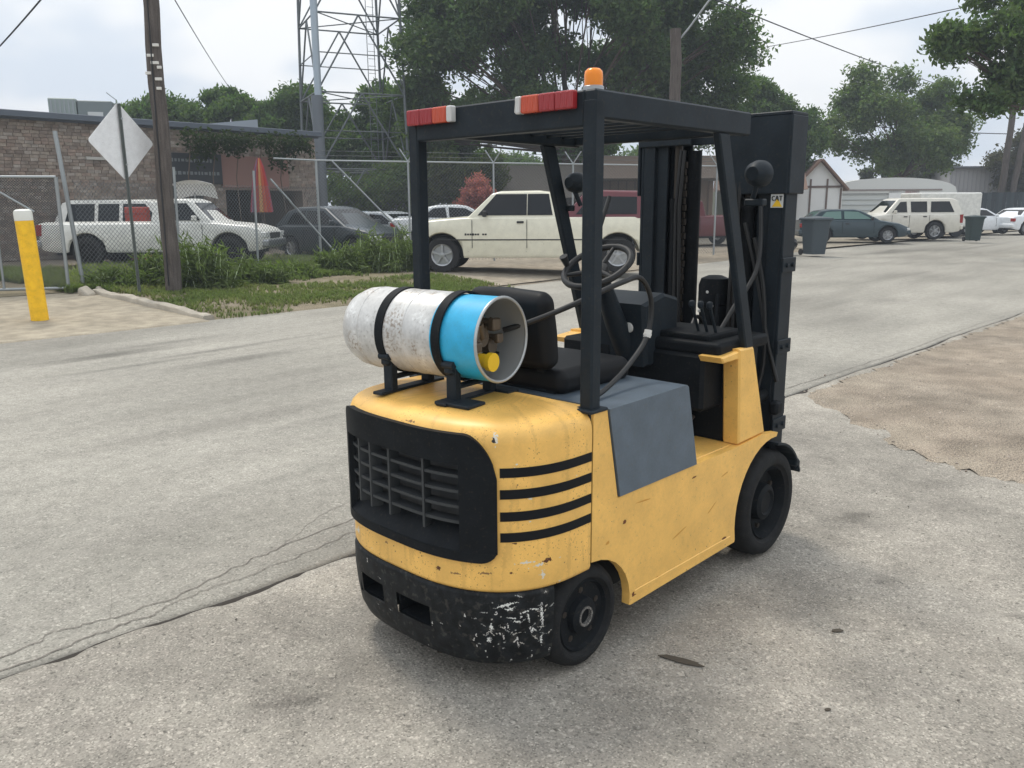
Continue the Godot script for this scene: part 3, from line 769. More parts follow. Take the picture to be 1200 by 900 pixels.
func channel(mb: Mb, v0: float, v1: float, u0: float, u1: float, h0: float, h1: float, tk: float, open: float) -> void:   # C section upright, open towards v sign `open`
	mb.box(fx((u0 + u1) * 0.5, v0 + tk * 0.5 if open > 0 else v1 - tk * 0.5, (h0 + h1) * 0.5), Vector3(tk, h1 - h0, u1 - u0), 0.003)
	for u in [u0 + tk * 0.5, u1 - tk * 0.5]:
		mb.box(fx(u, (v0 + v1) * 0.5 + (tk * 0.5 if open > 0 else -tk * 0.5), (h0 + h1) * 0.5), Vector3(v1 - v0 - tk, h1 - h0 - 0.002, tk), 0.003)
func mast(t: Node3D) -> void:
	for sg in [1.0, -1.0]:
		var a := Mb.new()
		channel(a, 0.330 if sg > 0 else -0.415, 0.415 if sg > 0 else -0.330, 1.55, 1.67, 0.10, 2.11, 0.018, -sg)
		part("outer_rail", a, M.black, t)
		var b := Mb.new()
		channel(b, 0.262 if sg > 0 else -0.345, 0.345 if sg > 0 else -0.262, 1.572, 1.69, 0.13, 2.125, 0.016, -sg)
		part("inner_rail", b, M.black, t)
		var c := Mb.new()
		channel(c, 0.21 if sg > 0 else -0.275, 0.275 if sg > 0 else -0.21, 1.62, 1.735, 0.16, 2.09, 0.014, -sg)
		part("carriage_rail", c, M.black, t)
		var d := Mb.new(); d.tube([fx(1.585, 0.205 * sg, 0.14), fx(1.585, 0.205 * sg, 1.72)], 0.034, 16); d.tube([fx(1.585, 0.205 * sg, 1.68), fx(1.585, 0.205 * sg, 1.74)], 0.04, 16)
		d.tube([fx(1.63, 0.135 * sg, 0.14), fx(1.63, 0.135 * sg, 1.98)], 0.036, 16)
		part("lift_cylinder", d, M.black_dusty, t)
		var r := Mb.new(); r.tube([fx(1.585, 0.205 * sg, 1.72), fx(1.585, 0.205 * sg, 2.06)], 0.02, 14)
		part("piston_rod", r, M.grease, t)
		var p := Mb.new()   # cover plates at the head of each side
		p.box(fx(1.543, 0.265 * sg, 1.935 if sg > 0 else 2.06), Vector3(0.315, 0.36 if sg > 0 else 0.11, 0.014), 0.004)
		p.box(fx(1.62, 0.425 * sg, 1.935), Vector3(0.014, 0.36, 0.16), 0.004)
		p.box(fx(1.62, 0.265 * sg, 2.122), Vector3(0.325, 0.018, 0.17), 0.004)
		part("mast_head_plate", p, M.black, t)
		for q in [0.62, 1.02, 1.42]:
			var mk := Mb.new()
			mk.box(fx(1.61, 0.419 * sg, q), Vector3(0.012, 0.07, 0.14), 0.003)
			for k in 2: mk.lathe([Vector2(0.013, -0.004), Vector2(0.011, 0.010), Vector2(0, 0.011)], 6, Transform3D(Basis(Vector3(0, 0, 1), -PI / 2 * sg), fx(1.58 + 0.06 * k, 0.425 * sg, q)))
			part("mast_bracket", mk, M.black, t)
		var ch := Mb.new()
		for k in 34: ch.box(fx(1.565 + 0.003 * (k % 2), 0.150 * sg, 0.72 + 0.036 * k), Vector3(0.022 if k % 2 else 0.014, 0.032, 0.012), 0.002)
		part("lift_chain", ch, M.grease, t)
		for k in 2:
			var hz := Mb.new()
			hz.tube([fx(1.545, (0.172 - 0.028 * k) * sg, 0.66), fx(1.54, (0.175 - 0.028 * k) * sg, 1.2), fx(1.535, (0.18 - 0.02 * k) * sg, 1.7), fx(1.56, (0.175 - 0.02 * k) * sg, 1.98)], 0.0095, 8)
			part("hydraulic_hose", hz, M.hose, t)
	for q in [[2.055, 0.10, 1.60], [1.02, 0.10, 1.655], [0.22, 0.16, 1.60]]:
		var b := Mb.new(); b.box(fx(q[2], 0, q[0]), Vector3(0.66, q[1], 0.022), 0.004); part("mast_crossmember", b, M.black, t)
	var c := Mb.new()
	c.tube([fx(1.60, 0.03, 0.14), fx(1.60, 0.03, 1.20)], 0.075, 24)
	c.lathe([Vector2(0.075, 1.2), Vector2(0.082, 1.205), Vector2(0.082, 1.30), Vector2(0.07, 1.335), Vector2(0.035, 1.35), Vector2(0, 1.352)], 24, Transform3D(Basis.IDENTITY, fx(1.60, 0.03, 0)))
	c.tube([fx(1.53, 0.09, 1.26), fx(1.51, 0.10, 1.22), fx(1.50, 0.10, 0.8)], 0.011, 8)
	part("centre_cylinder", c, M.black_dusty, t)
	var sp := Mb.new()
	for q in [[0.035, 1.27], [0.06, 1.20], [-0.01, 1.17]]: sp.lathe([Vector2(0.009, -0.01), Vector2(0.008, 0.0), Vector2(0.0, 0.002)], 8, Transform3D(Basis(Vector3.RIGHT, PI / 2), fx(1.518, q[0], q[1])))
	part("cylinder_fitting", sp, M.white_scuff, t)
	for q in [[[fx(1.20, 0.28, 1.10), fx(1.30, 0.30, 1.22), fx(1.45, 0.34, 1.42), fx(1.53, 0.30, 1.72)]], [[fx(1.53, 0.22, 1.62), fx(1.535, 0.30, 1.35), fx(1.53, 0.36, 1.1), fx(1.55, 0.425, 0.85)]], [[fx(1.52, 0.28, 1.55), fx(1.525, 0.34, 1.30), fx(1.53, 0.36, 0.95), fx(1.5, 0.33, 0.75)]],
		[[fx(0.86, -0.20, 0.95), fx(0.90, -0.24, 1.15), fx(1.02, -0.32, 1.45), fx(1.2, -0.36, 1.75)]], [[fx(1.25, 0.1, 1.08), fx(1.36, 0.07, 1.16), fx(1.46, 0.06, 1.10), fx(1.5, 0.06, 0.9)]]]:
		var b := Mb.new(); b.tube(bez(q[0], 16), 0.0105, 8); part("hydraulic_hose", b, M.hose, t)
	for sg in [1.0, -1.0]:
		var ti := Mb.new(); ti.tube([fx(1.15, 0.34 * sg, 0.70), fx(1.55, 0.36 * sg, 0.78)], 0.03, 14); ti.rbox(fx(1.545, 0.43 * sg, 0.72), Vector3(0.05, 0.07, 0.07), 0.02)
		part("tilt_cylinder", ti, M.black_dusty, t)
	var ca := Mb.new()
	ca.box(fx(1.78, 0, 0.40), Vector3(0.72, 0.10, 0.035), 0.005); ca.box(fx(1.78, 0, 0.68), Vector3(0.72, 0.10, 0.035), 0.005)
	for v in [-0.2, 0.2]: ca.box(fx(1.755, v, 0.54), Vector3(0.05, 0.38, 0.05), 0.005)
	part("fork_carriage", ca, M.black, t)
	# maker's plate on the mast
	var dec := group_part("maker_decal", t, Transform3D(Basis.from_scale(Vector3.ONE * 0.8), fx(1.5465, 0.372, 1.725)))
	var pl := Mb.new(); pl.box(Vector3(0, 0, 0.0), Vector3(0.078, 0.085, 0.004)); part("decal_plate", pl, M.logo_white, dec)
	var tr := Mb.new(); tr.prism(PackedVector2Array([Vector2(-0.030, -0.037), Vector2(0.034, -0.037), Vector2(0.004, 0.012)]), 0.002, 0.0035); part("decal_triangle", tr, M.logo_yellow, dec)
	var tx := TextMesh.new(); tx.text = "CAT"; var sf := SystemFont.new(); sf.font_names = PackedStringArray(["Droid Sans"]); sf.font_weight = 800; tx.font = sf; tx.font_size = 32; tx.pixel_size = 0.0012; tx.depth = 0.002
	part("decal_lettering", tx, M.logo_black, dec, Transform3D(Basis.IDENTITY, Vector3(0, 0.012, 0.005)))
func bez(p: Array, n: int) -> Array:   # Catmull-Rom through the points
	var out := []
	for i in p.size() - 1:
		var a: Vector3 = p[maxi(i - 1, 0)]; var b: Vector3 = p[i]; var c: Vector3 = p[i + 1]; var d: Vector3 = p[mini(i + 2, p.size() - 1)]
		for k in n: out.append(b.cubic_interpolate(c, a, d, float(k) / n))
	out.append(p[p.size() - 1])
	return out
func gas_bottle() -> void:
	var F := Transform3D(Basis(Vector3.UP, -0.7607), Vector3(-0.069, 0, -3.169))
	var t := thing("gas_bottle", "dented white gas bottle with a blue collar strapped across the back of the yellow forklift", "gas bottle")
	var p0 := fx(-0.243, -0.49, 1.238); var p1 := fx(-0.155, 0.20, 1.238)
	var ax := (p1 - p0).normalized(); var ln := p0.distance_to(p1)
	var s := ax.cross(Vector3.UP).normalized()
	t.transform = F * Transform3D(Basis(s, ax, s.cross(ax)), p0)
	var b := Mb.new()
	b.lathe([Vector2(0, -0.045), Vector2(0.05, -0.042), Vector2(0.10, -0.022), Vector2(0.137, 0.015), Vector2(0.155, 0.06), Vector2(0.159, 0.10), Vector2(0.159, ln * 0.36), Vector2(0.1605, ln * 0.365), Vector2(0.1605, ln * 0.385), Vector2(0.159, ln * 0.39), Vector2(0.159, ln - 0.24), Vector2(0.150, ln - 0.20), Vector2(0.12, ln - 0.165), Vector2(0.06, ln - 0.145), Vector2(0, ln - 0.14)], 56)
	part("bottle_body", b, M.tank, t)
	# collar: blue band with two hand openings towards the top, pale rolled rim
	var c := Mb.new()
	for seg in [[0.0, TAU]]:
		c.lathe([Vector2(0.1515, ln - 0.225), Vector2(0.1535, ln - 0.225), Vector2(0.1535, ln - 0.012), Vector2(0.1515, ln - 0.012)], 56, Transform3D.IDENTITY, seg[0], seg[1])
	part("collar", c, M.blue, t)
	var ci := Mb.new()
	ci.lathe([Vector2(0.1512, ln - 0.012), Vector2(0.1512, ln - 0.19)], 56)
	part("collar_inside", ci, M.tank_ring, t)
	var rg := Mb.new(); var ring := []
	for k in 57: ring.append(Vector3(cos(TAU * k / 56.0) * 0.151, ln - 0.006, sin(TAU * k / 56.0) * 0.151))
	rg.tube(ring, 0.006, 8, false)
	part("collar_rim", rg, M.tank_ring, t)
	var vg := Mb.new()
	for y in [0.115, ln * 0.5]:
		var sm := Mb.new(); sm.lathe([Vector2(0.158, y - 0.004), Vector2(0.1605, y - 0.002), Vector2(0.1608, y + 0.002), Vector2(0.158, y + 0.004)], 56); part("weld_seam", sm, M.tank, t)
	vg.tube([Vector3(0, ln - 0.15, 0.0), Vector3(0, ln - 0.09, 0.0)], 0.035, 16)
	vg.tube([Vector3(0, ln - 0.10, 0.0), Vector3(0.03, ln - 0.09, 0.055)], 0.02, 12)
	vg.tube([Vector3(-0.07, ln - 0.15, -0.04), Vector3(-0.07, ln - 0.10, -0.04)], 0.028, 14)
	vg.tube([Vector3(0.06, ln - 0.15, -0.06), Vector3(0.06, ln - 0.09, -0.06)], 0.032, 14)
	vg.tube([Vector3(-0.02, ln - 0.12, 0.0), Vector3(-0.07, ln - 0.10, 0.06)], 0.012, 10)
	for q in [[0.07, -0.03, 0.016], [-0.06, 0.05, 0.02], [-0.02, -0.09, 0.014], [0.09, 0.03, 0.018], [-0.09, -0.01, 0.015]]:
		vg.tube([Vector3(q[0], ln - 0.16, q[1]), Vector3(q[0] * 0.8, ln - 0.075, q[1] * 0.9)], [q[2] * 0.7, q[2]], 10)
		vg.rbox(Vector3(q[0] * 0.8, ln - 0.075, q[1] * 0.9), Vector3(q[2] * 2.4, q[2] * 1.6, q[2] * 2.4), q[2] * 0.5)
	var gl := Mb.new(); gl.lathe([Vector2(0.036, ln - 0.10), Vector2(0.036, ln - 0.085), Vector2(0, ln - 0.084)], 20, Transform3D(Basis.IDENTITY, Vector3(0.06, 0.002, -0.06))); part("gauge", gl, M.tank_ring, t)
	part("valve", vg, M.brass, t)
	return_bottle_knob(t, ln)
	# carrier on the counterweight, a thing of its own
	var k := thing("bottle_bracket", "black steel cradle with two straps that holds the gas bottle on the forklift", "bracket")
	k.transform = t.transform
	for y in [0.235, 0.515]:
		var st := Mb.new()
		st.lathe([Vector2(0.1595, y - 0.020), Vector2(0.1655, y - 0.019), Vector2(0.1655, y + 0.019), Vector2(0.1595, y + 0.020)], 56)
		part("strap", st, M.black_dusty, k)
	var up := Vector3(0, 0, 1.0) if (t.basis * Vector3(0, 0, 1)).y > 0 else Vector3(0, 0, -1.0)
	var zz: float = up.z
	for y in [0.235, 0.55]:
		var sd := Mb.new()
		for x in [-0.105, 0.105]:
			sd.box(Vector3(x, y, -0.150 * zz), Vector3(0.035, 0.045, 0.16), 0.004)
			sd.box(Vector3(x * 1.12, y, -0.098 * zz), Vector3(0.05, 0.04, 0.05), 0.01)
			sd.tube([Vector3(x * 1.3, y - 0.02, -0.085 * zz), Vector3(x * 1.3, y + 0.03, -0.085 * zz)], 0.014, 10)
		sd.box(Vector3(0, y, -0.222 * zz), Vector3(0.36, 0.05, 0.012), 0.003)
		sd.box(Vector3(0, y, -0.172 * zz), Vector3(0.20, 0.042, 0.012), 0.003)
		part("saddle", sd, M.black, k)
	var ft := Mb.new(); ft.box(Vector3(0.12, 0.59, -0.222 * zz), Vector3(0.10, 0.16, 0.014), 0.004); ft.box(Vector3(-0.14, 0.59, -0.222 * zz), Vector3(0.07, 0.10, 0.014), 0.004)
	part("foot", ft, M.black, k)
	var cl := Mb.new()
	cl.rbox(Vector3(-0.166, 0.19, 0.03 * zz), Vector3(0.018, 0.05, 0.13), 0.008); cl.tube([Vector3(-0.176, 0.19, -0.03 * zz), Vector3(-0.176, 0.19, 0.09 * zz)], 0.008, 8)
	part("buckle", cl, M.steel, k)
	# hose from the bottle to the engine
	var hs := thing("gas_hose", "black rubber gas hose looping from the bottle past the seat to the engine", "hose")
	hs.transform = F
	var h1 := Mb.new()
	h1.tube(bez([fx(-0.04, 0.09, 1.25), fx(0.02, 0.18, 1.285), fx(0.12, 0.29, 1.345), fx(0.32, 0.37, 1.42), fx(0.50, 0.33, 1.42), fx(0.62, 0.30, 1.32), fx(0.60, 0.30, 1.18), fx(0.45, 0.32, 1.08), fx(0.25, 0.36, 1.02), fx(0.12, 0.38, 1.0)], 10), 0.0105, 8)
	part("hose_tube", h1, M.hose, hs)
	var ft2 := Mb.new(); ft2.tube([fx(0.607, 0.30, 1.20), fx(0.598, 0.30, 1.17)], 0.016, 10); ft2.tube([fx(0.602, 0.30, 1.185), fx(0.600, 0.30, 1.178)], 0.018, 10)
	part("hose_fitting", ft2, M.white_scuff, hs)
func return_bottle_knob(t: Node3D, ln: float) -> void:
	var zz := 1.0 if (t.basis * Vector3(0, 0, 1)).y > 0 else -1.0
	var xs := 1.0 if (t.basis * Vector3(1, 0, 0)).dot(Vector3(1, 0, 0)) < 0 else -1.0
	var yk := Mb.new()
	yk.tube([Vector3(0.035 * xs, ln - 0.10, -0.075 * zz), Vector3(0.035 * xs, ln - 0.035, -0.078 * zz)], [0.025, 0.026], 14)
	yk.tube([Vector3(0.035 * xs, ln - 0.036, -0.078 * zz), Vector3(0.035 * xs, ln - 0.016, -0.078 * zz)], 0.034, 18)
	part("fill_cap", yk, M.valve_yellow, t)
# ------------------------------------------------------------------ vehicles: x ahead, y up, z to the right side
func pl(pts: Array, x: float) -> float:   # height of a polyline at x, points in falling or rising x
	for k in pts.size() - 1:
		var a: Vector2 = pts[k]; var b: Vector2 = pts[k + 1]
		if (x >= a.x and x <= b.x) or (x <= a.x and x >= b.x):
			return lerpf(a.y, b.y, (x - a.x) / (b.x - a.x)) if absf(b.x - a.x) > 1e-6 else maxf(a.y, b.y)
	return pts[0].y if absf(x - pts[0].x) < absf(x - pts[pts.size() - 1].x) else pts[pts.size() - 1].y
func car(called: String, label: String, cat: String, at: Vector3, turn: float, sp: Dictionary, group := "") -> Node3D:
	var t := thing(called, label, cat, at, turn, group)
	var L: float = sp.L; var W: float = sp.W; var R: float = sp.r
	var paint: Material = sp.paint
	var glass: Material = sp.get("glass", M.glass)
	var ar := R * 1.22
	var xs := []
	for k in 81: xs.append(-L / 2 + L * k / 80.0)
	for wx: float in sp.wheels:
		for k in 15: xs.append(wx + ar * cos(PI * k / 14.0) * 0.999)
	for p in sp.top: xs.append(clampf(p.x, -L / 2, L / 2))
	xs.sort()
	var rows := []
	for x: float in xs:
		var e := minf(1.0, (L / 2 - absf(x)) / (W * 0.30))
		var w := W / 2 * (0.80 + 0.20 * sqrt(maxf(0.0, 1.0 - pow(1.0 - e, 2.0))))
		var top := pl(sp.top, x)
		var bot: float = sp.bot + 0.10 * pow(1.0 - e, 2.0)
		for wx: float in sp.wheels:
			if absf(x - wx) < ar: bot = maxf(bot, R + sqrt(ar * ar - pow(x - wx, 2)))
		bot = minf(bot, top - 0.08)
		var mid := maxf(bot + 0.03, lerpf(sp.bot, top, 0.45))
		mid = minf(mid, top - 0.05)
		var prof := [Vector2(w * 0.92, bot), Vector2(w * 0.972, minf(bot + 0.07, mid - 0.01)), Vector2(w, mid), Vector2(w * 0.993, lerpf(mid, top, 0.5)), Vector2(w * 0.968, top - 0.045), Vector2(w * 0.945, top - 0.012), Vector2(w * 0.88, top + 0.004), Vector2(w * 0.5, top + 0.03)]
		var row := []
		for p in prof: row.append(Vector3(x, p.y, p.x))
		for k in range(prof.size() - 1, -1, -1): row.append(Vector3(x, prof[k].y, -prof[k].x))
		rows.append(row)
	var b := Mb.new()
	b.grid(rows)
	for end in [0, rows.size() - 1]:
		var r: Array = rows[end]; var n := r.size()
		for k in n / 2 - 1:
			if end == 0: b.quad(r[k], r[n - 1 - k], r[n - 2 - k], r[k + 1])
			else: b.quad(r[k], r[k + 1], r[n - 2 - k], r[n - 1 - k])
	part("body", b, paint, t)
	var well := Mb.new()
	well.box(Vector3(0, R + ar * 0.4, 0), Vector3(L * 0.86, 0.35 + ar * 0.4, W * 0.80))
	well.box(Vector3(0, sp.bot + 0.05, 0), Vector3(L * 0.8, 0.12, W * 0.7))
	part("underbody", well, M.well, t)
	# cabin
	var belt: float = sp.belt; var tum := 0.30; var wb := W / 2 * 0.935
	for g in sp.cabins:
		var gp: Array = g.line
		var roof := -9.0
		for p in gp: roof = maxf(roof, p.y)
		var gx := []
		var x0: float = gp[0].x; var x1: float = gp[gp.size() - 1].x
		for k in 31: gx.append(lerpf(x0, x1, k / 30.0))
		for p in gp: gx.append(p.x)
		gx.sort()
		var gr := []
		for x: float in gx:
			var y := maxf(pl(gp, x), belt - 0.02)
			var zt := wb - maxf(0.0, y - 0.05 - belt) * tum
			var row := []
			var prof := [Vector2(wb, belt - 0.06), Vector2(zt, maxf(y - 0.05, belt - 0.05)), Vector2(zt - 0.035, y - 0.012), Vector2(zt - 0.10, y), Vector2(zt * 0.45, y + 0.018)]
			for p in prof: row.append(Vector3(x, p.y, p.x))
			for k in range(prof.size() - 1, -1, -1): row.append(Vector3(x, prof[k].y, -prof[k].x))
			gr.append(row)
		var cb := Mb.new()
		cb.grid(gr)
		for end in [0, gr.size() - 1]:
			var r: Array = gr[end]; var n := r.size()
			for k in n / 2 - 1:
				if end == 0: cb.quad(r[k], r[n - 1 - k], r[n - 2 - k], r[k + 1])
				else: cb.quad(r[k], r[k + 1], r[n - 2 - k], r[n - 1 - k])
		part(g.get("name", "cabin"), cb, g.get("paint", paint), t)
		for w: PackedVector2Array in g.windows:
			for sg in [1.0, -1.0]:
				var m := Mb.new()
				var ang := atan(tum)
				var bs := Basis(Vector3.RIGHT, -ang * sg)
				var q := PackedVector2Array()
				for p in w: q.append(Vector2(p.x, (p.y - belt) / cos(ang)))
				m.prism(q, -0.006, 0.007, Transform3D(bs, Vector3(0, belt, wb * sg)), 0.002)
				part("side_window", m, glass, t)
		for e in [[0, 1, "windscreen"], [gp.size() - 1, gp.size() - 2, "rear_window"]]:
			if not g.get("ends", true): continue
			var a: Vector2 = gp[e[0]]; var d: Vector2 = gp[e[1]]
			var lo := a.lerp(d, 0.14); var hi := a.lerp(d, 0.90)
			var sgn := signf(a.x - d.x)
			var nrm := Vector2(absf(d.y - a.y) * sgn, absf(d.x - a.x)).normalized() * 0.008
			var zl := wb - maxf(0, lo.y - belt) * tum - 0.09; var zh := wb - (hi.y - belt) * tum - 0.11
			var m := Mb.new()
			var A := Vector3(lo.x + nrm.x, lo.y + nrm.y, zl); var B := Vector3(lo.x + nrm.x, lo.y + nrm.y, -zl); var C := Vector3(hi.x + nrm.x, hi.y + nrm.y + 0.012, -zh); var D := Vector3(hi.x + nrm.x, hi.y + nrm.y + 0.012, zh)
			if sgn > 0: m.quad(A, B, C, D)
			else: m.quad(B, A, D, C)
			var k := Vector3(-nrm.x * 3.0, -nrm.y * 3.0, 0)
			m.quad(A + k, A, D, D + k); m.quad(B, B + k, C + k, C); m.quad(D, C, C + k, D + k); m.quad(B + k, B, A, A + k)
			part(e[2], m, glass, t)
	# wheels
	for wx: float in sp.wheels:
		for sg in [1.0, -1.0]:
			var wh := group_part("wheel", t, Transform3D(Basis.IDENTITY, Vector3(wx, R, 0)))
			var o := W / 2 - 0.02
			var bs := Basis(Vector3(1, 0, 0), Vector3(0, 0, sg), Vector3(0, -sg, 0))
			var m := Mb.new()
			m.lathe([Vector2(R * 0.6, -0.2), Vector2(R * 0.96, -0.2), Vector2(R, -0.16), Vector2(R, -0.05), Vector2(R * 0.95, -0.01), Vector2(R * 0.8, 0.0), Vector2(R * 0.66, -0.012), Vector2(R * 0.62, -0.06)], 32, Transform3D(bs, Vector3(0, 0, o * sg)))
			part("tyre", m, M.tyre, wh)
			var rm := Mb.new()
			rm.lathe([Vector2(R * 0.64, -0.03), Vector2(R * 0.62, -0.012), Vector2(R * 0.56, -0.03), Vector2(R * 0.54, -0.10), Vector2(0, -0.10)], 28, Transform3D(bs, Vector3(0, 0, o * sg)))
			var nsp: int = sp.get("spokes", 5)
			for k in nsp:
				var an := TAU * k / nsp + 0.3
				var dr := Vector3(cos(an), sin(an), 0)
				rm.box(dr * R * 0.33 + Vector3(0, 0, (o - 0.035) * sg), Vector3(R * 0.56, R * 0.15, 0.025), 0.006, Basis(Vector3(0, 0, 1), an))
			rm.lathe([Vector2(R * 0.17, -0.05), Vector2(R * 0.15, -0.008), Vector2(0, -0.004)], 16, Transform3D(bs, Vector3(0, 0, o * sg)))
			part("rim", rm, sp.get("rimmat", M.rim), wh)
	# lamps, bumpers, handles, mirrors, door gaps
	var hf := pl(sp.top, L / 2 - 0.15)
	for sg in [1.0, -1.0]:
		var hl := Mb.new(); hl.rbox(Vector3(L / 2 - 0.10, hf - 0.15, W * 0.355 * sg), Vector3(0.22, 0.15, W * 0.20), 0.03); part("headlight", hl, M.lamp_clear, t)
		var tl := Mb.new(); tl.rbox(Vector3(-L / 2 + 0.07, sp.get("tail_y", pl(sp.top, -L / 2 + 0.1) - 0.18), W * 0.405 * sg), Vector3(0.16, sp.get("tail_h", 0.18), W * 0.12), 0.02); part("taillight", tl, M.tail, t)
		var mr := Mb.new(); mr.rbox(Vector3(sp.mirror.x, sp.mirror.y, (W / 2 + 0.07) * sg), Vector3(0.10, 0.15, 0.18), 0.035); part("mirror", mr, sp.get("mirrormat", paint), t)
		for dx: float in sp.doors:
			var g := Mb.new(); g.box(Vector3(dx, lerpf(sp.bot + 0.12, belt, 0.52), (W / 2 - 0.002) * sg), Vector3(0.012, (belt - sp.bot - 0.15) * 0.80, 0.012)); part("door_gap", g, M.well, t)
		for dx: float in sp.handles:
			var g := Mb.new(); g.rbox(Vector3(dx, belt - 0.14, (W / 2 - 0.004) * sg), Vector3(0.17, 0.05, 0.035), 0.012); part("door_handle", g, M.trim, t)
		if sp.has("strip"):
			var g := Mb.new(); g.box(Vector3(sp.get("strip_x", 0.0), sp.strip, W / 2 * sg), Vector3(sp.get("strip_l", L * 0.62), 0.028, 0.02), 0.004); part("trim_strip", g, M.trim, t)
	var bp := Mb.new()
	bp.rbox(Vector3(L / 2 - 0.02, sp.bot + 0.22, 0), Vector3(0.18, 0.20, W * 0.93), 0.05)
	part("front_bumper", bp, sp.get("bumper", paint), t)
	var b2 := Mb.new()
	b2.rbox(Vector3(-L / 2 + 0.02, sp.bot + 0.24, 0), Vector3(0.16, 0.20, W * 0.93), 0.05)
	part("rear_bumper", b2, sp.get("bumper", paint), t)
	var gr2 := Mb.new(); gr2.rbox(Vector3(L / 2 - 0.05, hf - 0.18, 0), Vector3(0.14, 0.16, W * 0.46), 0.02); part("front_grille", gr2, M.trim, t)
	return t
func P2(a: Array) -> PackedVector2Array:
	var o := PackedVector2Array()
	for k in range(0, a.size(), 2): o.append(Vector2(a[k], a[k + 1]))
	return o
func V2(a: Array) -> Array:
	var o := []
	for k in range(0, a.size(), 2): o.append(Vector2(a[k], a[k + 1]))
	return o
func paint(c: Color, seed_: int, worn := 0.06) -> StandardMaterial3D:
	var m := mat(Color.WHITE, 0.28, 0, 0.5)
	m.albedo_texture = tex(paint_image(128, seed_, c, worn, 0.001))
	m.clearcoat_enabled = worn < 0.1; m.clearcoat = 0.35; m.clearcoat_roughness = 0.1
	return triplanar(m, 0.7, false)
func vehicles() -> void:
	var cream := paint(S(224, 220, 200), 101)
	var maroon := paint(S(96, 24, 34), 102)
	var tan := {L = 5.70, W = 2.0, r = 0.43, bot = 0.36, belt = 1.36, paint = cream, wheels = [2.18, -2.12], spokes = 5, rimmat = M.rim,
		top = V2([-2.85, 1.34, -0.66, 1.34, 1.30, 1.34, 1.62, 1.33, 2.3, 1.28, 2.62, 1.24, 2.78, 1.17, 2.83, 1.0, 2.85, 0.80]),
		cabins = [{line = V2([-0.62, 1.34, -0.50, 1.92, -0.2, 1.96, 0.75, 1.95, 0.95, 1.90, 1.56, 1.32]), windows = [P2([-0.54, 1.385, -0.44, 1.885, 0.07, 1.885, 0.07, 1.385]), P2([0.09, 1.385, 0.09, 1.885, 0.84, 1.885, 1.29, 1.385])]},
			{line = V2([-2.82, 1.34, -2.77, 1.93, -1.45, 1.97, -1.28, 1.90, -0.80, 1.34]), name = "camper_shell", paint = maroon, windows = [P2([-2.55, 1.40, -2.55, 1.80, -1.45, 1.82, -1.10, 1.40])], ends = true}],
		mirror = Vector2(1.10, 1.42), mirrormat = M.trim, doors = [1.42, 0.08], handles = [0.24], strip = 0.80, strip_l = 4.6, tail_y = 1.02, tail_h = 0.40, bumper = cream}
	car("tan_pickup", "cream pickup with a maroon camper shell parked on the drive behind the forklift guard", "pickup", Vector3(0.56, 0.13, -21.35), PI - 0.10, tan)
	var tp: Node3D = get_node("tan_pickup")
	for sg in [1.0, -1.0]:
		var bd := Mb.new()
		for k in 9: if k != 6: bd.box(Vector3(1.58 - 0.062 * k, 0.93, 0.998 * sg), Vector3(0.046, 0.040 if k % 3 else 0.050, 0.012))
		part("door_badge", bd, M.trim, tp)
	var white := paint(S(222, 222, 216), 103, 0.14)
	var wp := {L = 6.2, W = 2.0, r = 0.42, bot = 0.42, belt = 1.22, paint = white, wheels = [2.10, -1.75], spokes = 8, rimmat = M.well,
		top = V2([-3.1, 1.20, 0.05, 1.20, 1.45, 1.22, 1.75, 1.20, 2.6, 1.12, 2.95, 1.02, 3.08, 0.9, 3.1, 0.7]),
		cabins = [{line = V2([0.02, 1.20, 0.10, 1.78, 0.3, 1.83, 0.95, 1.83, 1.10, 1.78, 1.72, 1.18]), windows = [P2([0.45, 1.27, 0.50, 1.72, 0.98, 1.72, 1.36, 1.27])]}],
		mirror = Vector2(1.25, 1.32), doors = [1.42, 0.30], handles = [0.45], tail_h = 0.3, bumper = M.steel}
	car("white_pickup", "old white pickup behind the chain link fence, facing right beside the leaning wooden pole", "pickup", Vector3(-9.75, 0.14, -23.7), 0.0, wp)
	var suvp := {L = 4.9, W = 1.9, r = 0.38, bot = 0.36, belt = 1.15, paint = white, wheels = [1.55, -1.45], spokes = 6,
		top = V2([-2.45, 1.12, 1.1, 1.13, 1.35, 1.10, 2.2, 1.0, 2.42, 0.88, 2.45, 0.6]),
		cabins = [{line = V2([-2.4, 1.12, -2.15, 1.78, -1.9, 1.86, 0.55, 1.86, 0.7, 1.80, 1.3, 1.10]), windows = [P2([-2.02, 1.2, -1.9, 1.74, -1.1, 1.74, -1.1, 1.2]), P2([-0.98, 1.2, -0.98, 1.74, -0.32, 1.74, -0.32, 1.2]), P2([-0.2, 1.2, -0.2, 1.74, 0.5, 1.74, 0.95, 1.2])]}],
		mirror = Vector2(0.9, 1.22), doors = [0.95, -0.25], handles = [-0.1], tail_h = 0.3}
	car("white_wagon", "white estate car parked behind the bed of the old white pickup", "car", Vector3(-12.1, 0.14, -27.6), 0.0, suvp)
	var dk := paint(S(44, 54, 60), 104)
